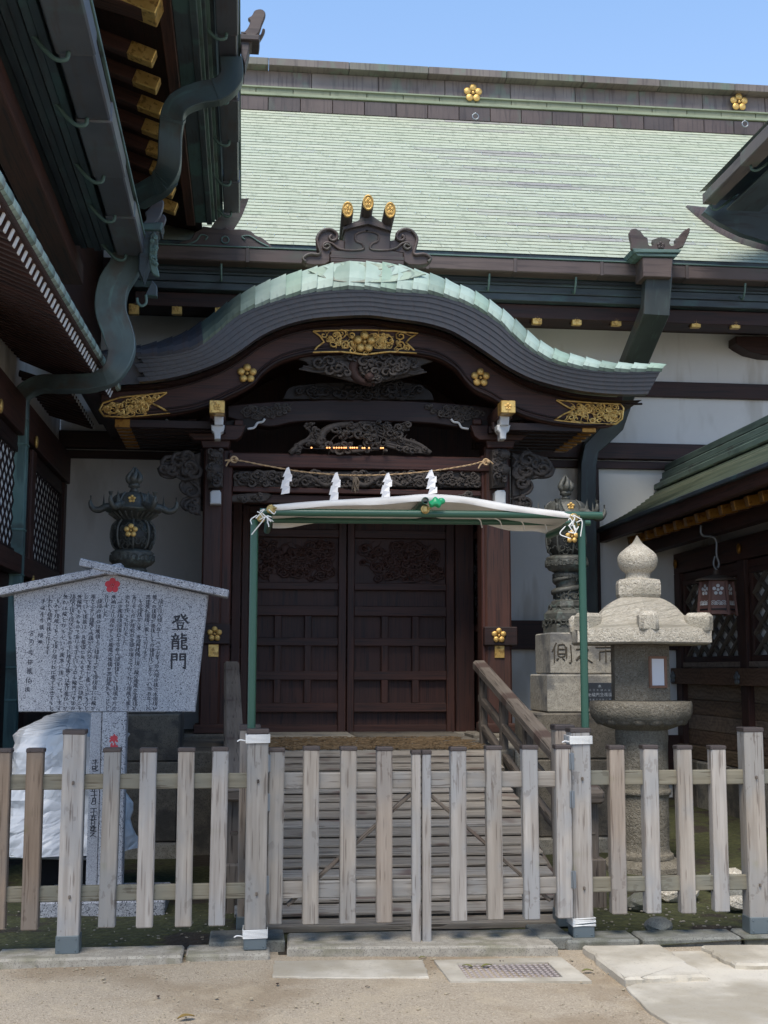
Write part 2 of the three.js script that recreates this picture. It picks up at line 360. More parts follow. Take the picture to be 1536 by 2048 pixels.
const boardWood = surface(512, 1.0, (u, v) => {
  const w = fbm(u, v, 3, 3, 3, 151), g = Math.abs(Math.sin((u * 16 + w * 7) * 3.1416)), f = fbm(u, v, 90, 4, 3, 152);
  const c = mix3([108, 90, 77], [170, 149, 129], 0.6 * f + 0.4 * g); return [...c, g * 0.6 + f * 0.4];
}, { bump: 0.004, rough: 0.8 });
const clothMat = surface(256, 0.5, (u, v) => { const p = fbm(u, v, 5, 5, 4, 161); return [...mix3([204, 198, 189], [226, 222, 215], p), p]; }, { bump: 0.004, rough: 0.85 });
const tarpMat = surface(512, 0.9, (u, v) => { const p = fbm(u, v, 4, 5, 5, 171), r = Math.abs(fbm(u, v, 6, 6, 3, 172) - 0.5) * 2; return [...mix3([206, 205, 204], [230, 229, 227], p), 1 - r]; }, { bump: 0.02, rough: 0.4 });

const M = {
  fence: [fenceWood(0xffffff), fenceWood(0xf0e6dc), fenceWood(0xf4f0ea), fenceWood(0xe4e4e2)], fenceBrown: fenceWood(0xd0bfae), fenceRail: fenceWood(0xc4c4b4),
  ramp: [rampWood(0xffffff), rampWood(0xf6f2ec), rampWood(0xece8e2)], rail: rampWood(0xb4aca6), railDark: rampWood(0xb4aca6),
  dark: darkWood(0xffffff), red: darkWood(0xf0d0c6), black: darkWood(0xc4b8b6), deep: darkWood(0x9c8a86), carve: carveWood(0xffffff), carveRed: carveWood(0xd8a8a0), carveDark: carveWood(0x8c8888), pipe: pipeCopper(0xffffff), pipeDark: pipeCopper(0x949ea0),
  plaster: plasterMat(), granite: granite(), lantern: oldStone(), lanternGrey: oldStone(0xaaa8a4), ped: pedStone(), pedDark: pedStone(0xb8b4b0), kerb: kerbStone(), kerbGrey: kerbStone(0xc4ccd2),
  roof: [roofGreen(0xffffff), roofGreen(0xf0f2ec), roofGreen(0xe6f0ea)], rim: copperTeal(0xffffff), teal: copperTeal(0x8fa2a4), tealDark: copperTeal(0x62787a),
  brown: [copperBrown(0xb4aaa8), copperBrown(0xaaa0a0), copperBrown(0x9c9698)], brownLight: copperBrown(0xffffff), dark2: copperDark(0xffffff), dark3: copperDark(0xc8ccd2), slate: [slateCopper(0xffffff), slateCopper(0xe8e6e8)], eaves: [slateCopper(0xc8c0bc), slateCopper(0xc4bcb8), slateCopper(0xccc4be)],
  bronze: bronzeMat(), gold: goldMat(), goldDull: goldMat(0xb8a078),
  gravel: gravelMat(0xeae4de), moss: mossMat(), concrete: concreteMat(), board: boardWood(), cloth: clothMat(), tarp: tarpMat(),
  white: plain(0xd8d8d6, 0.7), cap: plain(0x554c48, 0.5, 0.5), shoe: plain(0x6b7476, 0.5, 0.4), green: plain(0x244f3b, 0.4, 0, { clearcoat: 0.3, clearcoatRoughness: 0.4 }), greenPlastic: plain(0x1f9a63, 0.4), clamp: plain(0xb49a62, 0.4, 0.8), steel: plain(0x8c9092, 0.45, 0.8),
  rope: plain(0xc0a27c, 0.95), cord: plain(0xe4e2dc, 0.8), paper: plain(0xeeeef0, 0.8), iron: plain(0x8a8c8c, 0.5, 0.7), rust: plain(0x7c5a50, 0.6, 0.1), ink: plain(0x16161c, 0.7), redPaint: plain(0xc43c44, 0.7), plaque: plain(0x2c3036, 0.35, 0.1), void: plain(0x0b0909, 0.95),
};
// ---------------------------------------------------------------- ground
const bumpy = (x0, x1, z0, z1, y, amp, nx, nz, seed) => {
  const g = new THREE.PlaneGeometry(x1 - x0, z0 - z1, nx, nz).rotateX(-Math.PI / 2).translate((x0 + x1) / 2, y, (z0 + z1) / 2), p = g.attributes.position;
  for (let i = 0; i < p.count; i++) { const x = p.getX(i), z = p.getZ(i); p.setY(i, y + amp * (fbm((x + 50) / 100, (z + 50) / 100, 100, 100, 3, seed) - 0.5)); }
  g.computeVertexNormals(); return uvBox(g, 2, false);
};
structure('gravel_ground', [bumpy(-40, 40, 30, -5.2, -0.055, 0.0, 1, 1, 1), bumpy(-6, 10, -5.2, -7.4, -0.045, 0.03, 160, 30, 5), bumpy(-40, 40, -7.4, -60, -0.1, 0, 1, 1, 1)], M.gravel);
structure('moss_ground', bumpy(-9, 14, -7.2, -16, -0.035, 0.07, 230, 90, 9), M.moss);
{ // kerb under the fence: separate stones
  const ks = [[-330, -22, 7.04, 7.32], [-18, 366, 7.05, 7.32], [370, 541, 7.08, 7.34], [1132, 1282, 7.2, 7.46], [1286, 1486, 7.22, 7.46], [1490, 1800, 7.22, 7.46]];
  const k = thing('kerb', 'low kerb of long worn stones under the wooden fence', 'kerb', V(0, -0.1, -6.95));
  ks.forEach(([a, b, d0, d1], i) => { const x0 = W(a, 1900, d0).x, x1 = W(b, 1900, d0).x; part(k, 'kerb_stone', boxMM(x0 + 0.003, x1 - 0.003, -0.13, rr(-0.004, 0.004), -d1, -d0, 0.012, 0), i > 2 ? M.kerbGrey : M.kerb); });
  const st = thing('step_stone', 'long pale stone step below the closed wooden gate', 'step', V(0.9, -0.1, -7.1));
  const P = [G(575, 1866, 0.01), G(1078, 1858, 0.01), G(1116, 1892, 0.01), G(574, 1895, 0.01)];
  part(st, 'tread', flag(P, 0.012, 0.12, 0.012), M.kerb);
  for (const [a, b, d, e, w] of [[418, 570, 7.28, 7.6, 'beside the lashed gate post'], [1080, 1145, 7.22, 7.6, 'between the gate posts and the ramp']]) solo('footing_slab', boxMM(W(a, 1880, d).x, W(b, 1880, d).x, -0.1, 0.022, -e, -d, 0.008, 0), M.kerbGrey, 'thin grey footing slab ' + w, 'slab');
}
const ragged = (pts, amp, seg = 7) => { const out = []; pts.forEach((p, i) => { const q = pts[(i + 1) % pts.length]; for (let k = 0; k < seg; k++) { const t = k / seg; out.push(p.clone().lerp(q, t).add(V(rr(-amp, amp) * (k ? 1 : 0), 0, rr(-amp, amp) * (k ? 1 : 0)))); } }); return out; };
{
  const y = -0.03, f = (a) => a.map(([x, z]) => G(x, z, y));
  solo('paving_slab', flag(ragged(f([[548, 1921], [846, 1919], [858, 1953], [690, 1955], [545, 1952]]), 0.008), y, 0.06, 0.004), M.concrete, 'thin ragged cement slab sunk in gravel before the gate', 'slab');
  const dr = thing('drain_cover', 'metal drain cover in a pale square concrete frame', 'drain', V(1.0, -0.1, -6.7));
  const o = f([[868, 1920], [1122, 1914], [1184, 1962], [900, 1962]]), i = f([[913, 1927], [1096, 1924], [1126, 1954], [935, 1957]]);
  const sh = new THREE.Shape(o.map((p) => new THREE.Vector2(p.x, -p.z))); sh.holes.push(new THREE.Path(i.map((p) => new THREE.Vector2(p.x, -p.z))));
  part(dr, 'frame', uvBox(new THREE.ExtrudeGeometry(sh, { depth: 0.05, bevelEnabled: false }).rotateX(-Math.PI / 2).translate(0, y - 0.05, 0), 0), M.concrete);
  part(dr, 'plate', flag(i.map((p) => p.clone()), y - 0.012, 0.02, 0), plain(0x8f8580, 0.6, 0.3));
  const C = i[0].clone().add(i[1]).add(i[2]).add(i[3]).multiplyScalar(0.25), gr = [], nx = 16, nz = 8;
  for (let a = 0; a < nx; a++) for (let b = 0; b < nz; b++) { const u = (a + 0.5) / nx, v = (b + 0.5) / nz, p = i[0].clone().lerp(i[1], u).lerp(i[3].clone().lerp(i[2], u), v); gr.push(boxAt(p.x, y - 0.009, p.z, 0.02, 0.008, 0.02, 0.003)); }
  const studs = part(dr, 'tread_studs', gr, plain(0xa89c96, 0.5, 0.3)); studs.userData.kind = 'stuff';
  solo('concrete_pad', flag(ragged([...f([[1252, 1973], [1296, 1960], [1420, 1958], [1330, 1903], [1440, 1900], [1560, 1890]]), V(4.2, y, -6.9), V(4.2, y, -4.6), V(2.6, y, -4.6), G(1352, 2052, y), G(1300, 2022, y)], 0.004), y, 0.06, 0.004), M.concrete, 'broad pale concrete pad beside the broken paving stone', 'pad');
  const y2 = 0.0, f2 = (a) => a.map(([x, z]) => G(x, z, y2));
  const rough = (pts, label) => {                        // slab with a broken edge
    const g = flag(ragged(f2(pts), 0.012, 8), y2, 0.1, 0.012); solo('paving_stone', g, M.concrete, label, 'paving');
  };
  rough([[1165, 1890], [1322, 1889], [1356, 1912], [1416, 1950], [1296, 1953], [1250, 1956]], 'raised paving stone with a rough broken edge and a crack');
  rough([[1402, 1890], [1640, 1888], [1640, 1930], [1470, 1926]], 'raised pale paving stone at the foot of the tall fence post');
}
{ // stones on the moss behind the fence
  const rock = (x, y, z, r, s) => { const g = new THREE.IcosahedronGeometry(r, 2), p = g.attributes.position; for (let i = 0; i < p.count; i++) { const v = V(p.getX(i), p.getY(i), p.getZ(i)), k = 1 + 0.35 * (fbm(v.x / r / 6 + 0.5, v.y / r / 6 + v.z / r / 9 + 0.5, 8, 8, 3, s) - 0.5) * 2; p.setXYZ(i, v.x * k * 1.15, v.y * k * 0.68, v.z * k); } g.computeVertexNormals(); return uvBox(g, 1).translate(x, y, z); };
  const at = [[1316, 1858, 0.07, 'single dark rounded rock on moss below the fence pickets'], [1352, 1790, 0.13, 'large pale rock behind the stone lantern base'], [1500, 1800, 0.12, 'grey rock on moss beside the tall fence post'], [1478, 1812, 0.08, 'small brown rock on moss beside a grey one'], [1285, 1812, 0.09, 'flat pale rock half sunk in moss by the lantern'], [1462, 1776, 0.14, 'grey boulder below the corridor wall']];
  at.forEach(([x, y, r, l], i) => { const p = G(x, y, -0.01); solo('rock', rock(p.x, p.y + r * 0.25, p.z, r, i * 5 + 200), i % 2 ? M.lantern : M.kerbGrey, l, 'rock'); });
  const list = []; for (let k = 0; k < 150; k++) { const p = G(rr(1190, 1560), rr(1790, 1880), -0.02), r = rr(0.004, 0.013); list.push(new THREE.IcosahedronGeometry(r, 0).scale(1, 0.6, 1.2).rotateY(rr(0, 6)).translate(p.x, p.y + r * 0.2, p.z)); }
  for (let k = 0; k < 130; k++) { const p = G(rr(10, 470), rr(1800, 1890), -0.02), r = rr(0.004, 0.011); list.push(new THREE.IcosahedronGeometry(r, 0).scale(1.4, 0.4, 0.8).rotateY(rr(0, 6)).translate(p.x, p.y + r * 0.2, p.z)); }
  const pb = solo('pebbles', list, plain(0x8c8476, 0.95), 'pale pebbles and bits scattered over the moss', 'pebbles'); pb.userData.kind = 'stuff';
}
function leaf(x, y, z, L, a, mat, label) {
  const rows = []; for (let i = 0; i <= 8; i++) { const t = i / 8, w = Math.sin(Math.PI * Math.pow(t, 0.8)) * L * 0.24; rows.push([-1, 0, 1].map((s) => V(s * w, Math.abs(s) * L * 0.07 + Math.sin(t * 3) * L * 0.10, (t - 0.5) * L))); }
  const g = loft(rows).rotateY(a).rotateZ(rr(-0.12, 0.12)).translate(x, y, z); g.computeBoundingBox(); g.translate(0, y - g.boundingBox.min.y, 0);
  return solo('fallen_leaf', g, mat, label, 'leaf', 'fallen leaves by the fence');
}
{
  const br = plain(0x8a7038, 0.7), gr = plain(0x76743e, 0.7), dk = plain(0x3c2a20, 0.8);
  const L1 = 'dry fallen leaf lying along the kerb', L2 = 'tiny dark scrap of leaf on the open gravel', L3 = 'olive leaf lying on the drain cover';
  for (const [x, y, l, m, s] of [[372, 2034, 'single large yellow-brown leaf on the open gravel', br, 0.09], [318, 1918, L1, gr, 0.06], [352, 1916, L1, gr, 0.07], [376, 1916, L1, gr, 0.08], [402, 1916, L1, gr, 0.05], [316, 1991, L2, dk, 0.035], [555, 1966, L2, dk, 0.035], [735, 1972, L2, dk, 0.03], [935, 1932, L3, gr, 0.06], [973, 1932, L3, gr, 0.07], [1003, 1922, 'small dark curled leaf at the rim of the drain cover', dk, 0.05], [845, 1914, L1, gr, 0.05], [1175, 1941, 'yellow-green leaf between the drain frame and the raised paving', gr, 0.07]]) { const p = G(x, y, -0.03); leaf(p.x, l === L3 ? -0.034 : -0.036, p.z, s, rr(0, 6), m, l); }
}
{ // coarse grit lying on the sand, thicker along the kerb
  const list = [], base = new THREE.IcosahedronGeometry(1, 0);
  for (let k = 0; k < 900; k++) { const near = rnd() < 0.5, p = near ? G(rr(-20, 1250), 1921 + Math.pow(rnd(), 2) * 40, -0.045) : G(rr(-20, 1400), rr(1925, 2060), -0.045), r = rr(0.002, 0.0055) * (rnd() < 0.06 ? 2 : 1); list.push(base.clone().scale(r * 1.2, r * 0.7, r).rotateY(rr(0, 6)).translate(p.x, -0.04 + r * 0.3, p.z)); }
  const g = solo('grit', list, plain(0xa89a82, 0.95), 'coarse grit scattered over the pale sand', 'grit'); g.userData.kind = 'stuff';
}
// ---------------------------------------------------------------- main hall: wall, eaves, roof, ridge
const WALL = 15.2, EAVE = 13.8, RIDGE = 19.3;
const Yat = (px, py, d) => W(px, py, d).y, Xat = (px, py, d) => W(px, py, d).x;
const hall = thing('main_hall', 'large shrine hall with pale green copper roof and white plaster walls', 'building', V(2.6, -0.1, -WALL - 2));
{
  const x0 = -2.25, x1 = 9, y = (py) => Yat(1300, py, WALL);
  part(hall, 'plaster_wall', boxMM(x0, x1, -0.1, 6.95, -WALL - 0.4, -WALL, 0.002), M.plaster);
  for (const [a, b, t] of [[664, 560, 0.1], [795, 765, 0.08], [922, 890, 0.12], [940, 925, 0.06], [1300, 1243, 0.1], [1560, 1470, 0.08]]) part(hall, 'wall_beam', boxMM(x0 + 0.01, x1, y(a), y(b), -WALL - 0.05, -WALL + t, 0.006, 0), M.black);
  part(hall, 'bracket_end', slab([[1472, 672], [1560, 672], [1560, 712], [1530, 710], [1500, 703], [1480, 692], [1472, 686]].map(([a, b]) => W(a, b, WALL - 0.25)), -WALL + 0.25, 0.3, 0.01), M.black);
  part(hall, 'wall_post', boxMM(Xat(1182, 1100, WALL) - 0.12, Xat(1182, 1100, WALL) + 0.1, -0.1, y(940), -WALL - 0.02, -WALL + 0.07, 0.006), M.black);
  // eaves
  const ye = (py) => Yat(1000, py, EAVE);
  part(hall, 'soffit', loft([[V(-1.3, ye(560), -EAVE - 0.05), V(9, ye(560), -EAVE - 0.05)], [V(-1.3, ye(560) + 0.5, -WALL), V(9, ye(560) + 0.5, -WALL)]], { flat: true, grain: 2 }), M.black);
  part(hall, 'eave_layers', [0, 1, 2, 3].map((k) => boxMM(-1.3, 9, ye(592 - k * 14), ye(592 - k * 14 - 13.5), -EAVE - 0.5, -EAVE - 0.14 + k * 0.025, 0.004, 0)), M.dark2);
  part(hall, 'eave_board', boxMM(-1.35, 9.4, ye(528), ye(507.5) + 0.012, -EAVE - 0.14, -EAVE - 0.01, 0.004, 0), M.dark2);
  part(hall, 'fascia_board', boxMM(-1.3, 9, ye(622), ye(594), -EAVE - 0.6, -EAVE - 0.25, 0.006, 0), M.black);
  part(hall, 'rafter_plate', boxMM(-1.3, 9, y(664) + 0.02, y(664) + 0.35, -WALL, -EAVE - 0.9, 0.006, 0), M.black);
  const xs = []; for (let k = -2; k < 24; k++) xs.push(1073 + k * 79.2); xs.push(268, 354, 440);
  for (const px of xs) {
    const left = px < 500, c = left ? W(px, 620, EAVE + 0.3) : W(px, 639.5 + (px - 1073) * 0.022, EAVE + 0.3);
    if (!left && px < 1040) continue;
    const r = part(hall, 'rafter', beam(V(c.x, c.y, c.z), V(c.x, c.y + 0.36, c.z - 1.0), 0.105, 0.115, 0.004), M.black);
    const cap = part(r, 'gold_cap', [boxAt(c.x, c.y, c.z + 0.01, 0.115, 0.125, 0.07, 0.006), plum(c.x, c.y, c.z + 0.046, 0.035, 0.3)], M.gold);
  }
}
{ // roof: courses of copper sheet lapped up the slope
  const E = V(0, Yat(1000, 508, EAVE), -EAVE), T = V(0, Yat(947, 243, RIDGE), -RIDGE), C = E.clone().lerp(T, 0.5).add(V(0, -0.22, 0.0));
  const prof = (t) => V(0, (1 - t) * (1 - t) * E.y + 2 * t * (1 - t) * C.y + t * t * T.y, (1 - t) * (1 - t) * E.z + 2 * t * (1 - t) * C.z + t * t * T.z);
  const n = 46, x0 = -1.35, x1 = 9.4, mat = roofGreen(0xffffff, { vertexColors: true });
  const streak = { 5: 0.9, 6: 0.6, 9: 0.8, 12: 0.6, 13: 0.9, 22: 0.8, 23: 1, 27: 0.9, 28: 0.6, 31: 0.6, 33: 0.7, 34: 0.9, 42: 0.5, 45: 1, 46: 0.8 };
  for (let i = 0; i < n; i++) {
    const a = prof(i / n), b = prof(Math.min(1.01, (i + 2.1) / n)), up = V(0, -(b.z - a.z), b.y - a.y).normalize(); if (up.y < 0) up.negate();
    const pos = [], col = [], uv = [], w = 0.92, off = -((i * 0.105) % w), s = streak[i] ?? 0;
    for (let x = x0 + off - w; x < x1; x += w) {
      const l = Math.max(x0, x), r = Math.min(x1, x + w - 0.004); if (r <= l + 0.02) continue;
      let c = rr(0.985, 1.015), cc = [c * rr(0.985, 1.01), c, c * rr(0.98, 1.015)];
      const mid = (l + r) / 2, ctr = 4.3 - i * 0.012, age = s * Math.max(0, 1 - Math.abs(mid - ctr) / 1.9); if (age > 0.15) cc = [cc[0] * (1 - 0.30 * age), cc[1] * (1 - 0.38 * age), cc[2] * (1 - 0.24 * age)];
      const wob = () => rr(-0.0012, 0.0012), h = 0.0155, A = (xx, q, k) => [xx, q.y + up.y * k, q.z + up.z * k];
      const k0 = h + wob(), k1 = h + wob(), ou = i * 1.37;
      const P = [A(l, a, -0.012), A(r, a, -0.012), A(r, a, k1), A(l, a, k0), A(r, b, 0), A(l, b, 0)];
      for (const [q, t] of [[3, 0.04], [2, 0.04], [4, 0.2], [3, 0.04], [4, 0.2], [5, 0.2]]) { pos.push(...P[q]); col.push(...cc); uv.push(P[q][0] + ou, t + i * 0.17); }
    }
    const g = new THREE.BufferGeometry(); g.setAttribute('position', new THREE.Float32BufferAttribute(pos, 3)); g.setAttribute('color', new THREE.Float32BufferAttribute(col, 3)); g.setAttribute('uv', new THREE.Float32BufferAttribute(uv, 2)); g.computeVertexNormals();
    part(hall, 'roof_course', g, mat);
  }
  globalThis.onRoof = (px, py) => { let lo = 0, hi = 1; for (let k = 0; k < 30; k++) { const t = (lo + hi) / 2, q = prof(t); if (W(px, py, -q.z).y > q.y) lo = t; else hi = t; } return W(px, py, -prof(lo).z); };
  // ridge
  const y = (py) => Yat(947, py, RIDGE), strip = (name, p0, p1, d0, d1, mats, seg, tilt = 0) => {
    for (let x = x0 - 1, k = 0; x < 10; x += seg, k++) {
      const g = boxMM(x + 0.004, x + seg - 0.004, y(p0), y(p1), -d1, -d0, 0.006, 1);
      if (tilt) g.translate(0, -y(p0), d0).rotateX(tilt).translate(0, y(p0), -d0);
      part(hall, name, g, mats[k % mats.length]);
    }
  };
  strip('ridge_base_sheet', 243, 216, RIDGE - 0.03, RIDGE + 0.9, M.brown, 0.52);
  strip('ridge_green_sheet', 216, 196, RIDGE + 0.0, RIDGE + 0.8, [roofGreen(0xc0beb2), roofGreen(0xb8b8ac), roofGreen(0xc4c0b4)], 0.6);
  strip('ridge_plate', 196, 160, RIDGE + 0.05, RIDGE + 0.75, [copperBrown(0xffffff), copperBrown(0xf4f0ec), copperBrown(0xf8f4f2)], 1.1, -0.05);
  strip('ridge_cap', 160, 146, RIDGE - 0.14, RIDGE + 0.9, [copperBrown(0xe0e0dc), copperBrown(0xdce8dc), copperBrown(0xd8d8d4), copperBrown(0xd4e0d6)], 1.3);
  part(hall, 'ridge_lip', [boxMM(x0 - 1, 10, y(214), y(209), -RIDGE - 0.1, -RIDGE + 0.05, 0.004, 0), boxMM(x0 - 1, 10, y(198), y(195), -RIDGE - 0.1, -RIDGE + 0.03, 0.004, 0)], roofGreen(0xc8ccc0));
  for (const [px, py] of [[946, 186], [1478, 204]]) { const c = W(px, py, RIDGE - 0.03); const m = part(hall, 'ridge_crest', plum(c.x, c.y, c.z, 0.155, 0.4), M.gold); }
  for (const [px, py] of [[951, 233], [1490, 248]]) { const c = W(px, py, RIDGE - 0.17); part(hall, 'ridge_ring', [new THREE.TorusGeometry(0.05, 0.012, 8, 20).translate(c.x, c.y, c.z), ball(c.x, c.y + 0.055, c.z - 0.01, 0.022)], M.steel); }
  const wire = [], posts = []; for (let x = x0; x < 10; x += 1.14) { posts.push(tube([V(x, y(147), -RIDGE), V(x, y(139), -RIDGE)], 0.008, 5)); for (let k = 0; k < 6; k++) wire.push(V(x + k * 0.19, y(139) - Math.sin(k / 6 * Math.PI) * 0.012, -RIDGE)); }
  solo('lightning_wire', [tube(wire, 0.013, 5), ...posts], plain(0x5f93a8, 0.5, 0.4), 'thin blue lightning wire on short pins along the ridge', 'wire');
}
{ // gutter along the eave
  const y = (py) => Yat(1000, py, EAVE - 0.1), gx = W(313, 505, EAVE - 0.1).x, sc = { };
  const g = thing('eave_gutter', 'long brown copper gutter along the main green roof', 'gutter', V(3, y(546), -EAVE + 0.1));
  for (let x = gx, k = 0; x < 9; x += 1.02, k++) {
    part(g, 'gutter_length', [boxMM(x, x + 1.012, y(546), y(519), -EAVE - 0.05, -EAVE + 0.16, 0.012, 0)], M.brown[k % 3]);
    part(g, 'gutter_strap', boxMM(x + 0.99, x + 1.03, y(547), y(518), -EAVE - 0.0, -EAVE + 0.168, 0.004, 1), M.brown[2]);
    const hx = x + 0.72; part(g, 'gutter_hook', tube(smooth([V(hx, y(548), -EAVE + 0.1), V(hx, y(566), -EAVE + 0.06), V(hx, y(576), -EAVE), V(hx, y(566), -EAVE - 0.09)], 10), 0.012, 6), M.teal);
  }
  part(g, 'gutter_lip', boxMM(gx, 9, y(519), y(516.5), -EAVE + 0.10, -EAVE + 0.172, 0.004, 0), M.teal);
}
{ // low carved board standing on the eave by the corner
  const d = EAVE - 0.1, f = (a) => a.map(([x, y]) => W(x, y, d));
  const o = f([[352, 494], [362, 483], [382, 478], [390, 464], [402, 458], [406, 452], [425, 455], [445, 459], [452, 454], [460, 459], [480, 458], [502, 462], [510, 470], [525, 476], [540, 488], [548, 497]]);
  const t = thing('eave_crest', 'low brown cloud-shaped copper crest on the eave gutter', 'ornament', o[0].clone());
  part(t, 'board', slab(o, -d, 0.06, 0.008), M.brown[2]);
  const c = W(450, 480, d); part(t, 'scroll', [new THREE.TorusGeometry(0.04, 0.01, 6, 16).translate(c.x, c.y, c.z + 0.006), tube(smooth(f([[372, 490], [392, 482], [402, 470], [415, 474], [410, 480]]), 20).map((p) => p.setZ(-d + 0.006)), 0.01, 5), tube(smooth(f([[538, 494], [518, 484], [498, 472], [484, 474], [490, 480]]), 20).map((p) => p.setZ(-d + 0.006)), 0.01, 5)], M.teal);
}
// ---------------------------------------------------------------- the gate porch with its curved gable
const POST = 13.05, DOOR = 14.4, GABLE = 12.2;
const gate = thing('shrine_gate', 'dark wooden shrine gate with curved copper gable and gold fittings', 'gate', V(1.2, -0.1, -13.4));
// polyline of photo points on plane d, evened out to n points
function crv(list, d, n) {
  const c = new THREE.CatmullRomCurve3(list.map(([x, y]) => V(x, y, 0)), false, 'centripetal');
  c.arcLengthDivisions = 400;
  return c.getSpacedPoints(n).map((p) => W(p.x, p.y, d));
}
const topLine = [[120, 712], [200, 704], [264, 695], [313, 685], [346, 675], [370, 665], [397, 648], [423, 631], [448, 611], [473, 594], [499, 579], [526, 567], [555, 556], [585, 547], [614, 540], [643, 533], [674, 527], [735, 525], [798, 531], [829, 540], [883, 556], [912, 569], [940, 579], [967, 594], [992, 610], [1015, 627], [1037, 646], [1060, 667], [1087, 687], [1117, 702], [1144, 710], [1175, 717], [1208, 724], [1242, 727], [1333, 729]];
const dripLine = [[124, 724], [200, 714], [264, 708], [298, 708], [338, 704], [375, 697], [404, 684], [441, 655], [466, 633], [492, 618], [528, 604], [565, 593], [601, 584], [637, 578], [674, 575], [735, 574], [783, 579], [858, 583], [896, 592], [933, 604], [967, 621], [1004, 646], [1029, 671], [1062, 696], [1100, 717], [1142, 729], [1192, 736], [1242, 739], [1325, 737]];
const bandLine = [[170, 782], [247, 774], [309, 770], [360, 761], [404, 748], [448, 730], [484, 708], [521, 682], [565, 662], [619, 648], [674, 643], [735, 641], [783, 647], [846, 656], [896, 671], [933, 692], [971, 717], [1008, 742], [1054, 765], [1108, 781], [1167, 792], [1242, 797], [1284, 796]];
const vergeLow = [[200, 812], [203, 828], [222, 836], [273, 836], [335, 831], [382, 824], [419, 813], [455, 797], [492, 779], [509, 768], [521, 753], [550, 731], [583, 718], [625, 709], [680, 706], [730, 706], [790, 707], [833, 710], [875, 719], [912, 741], [933, 767], [950, 783], [983, 799], [1017, 820], [1054, 836], [1108, 849], [1179, 855], [1229, 850], [1246, 834], [1246, 808]];
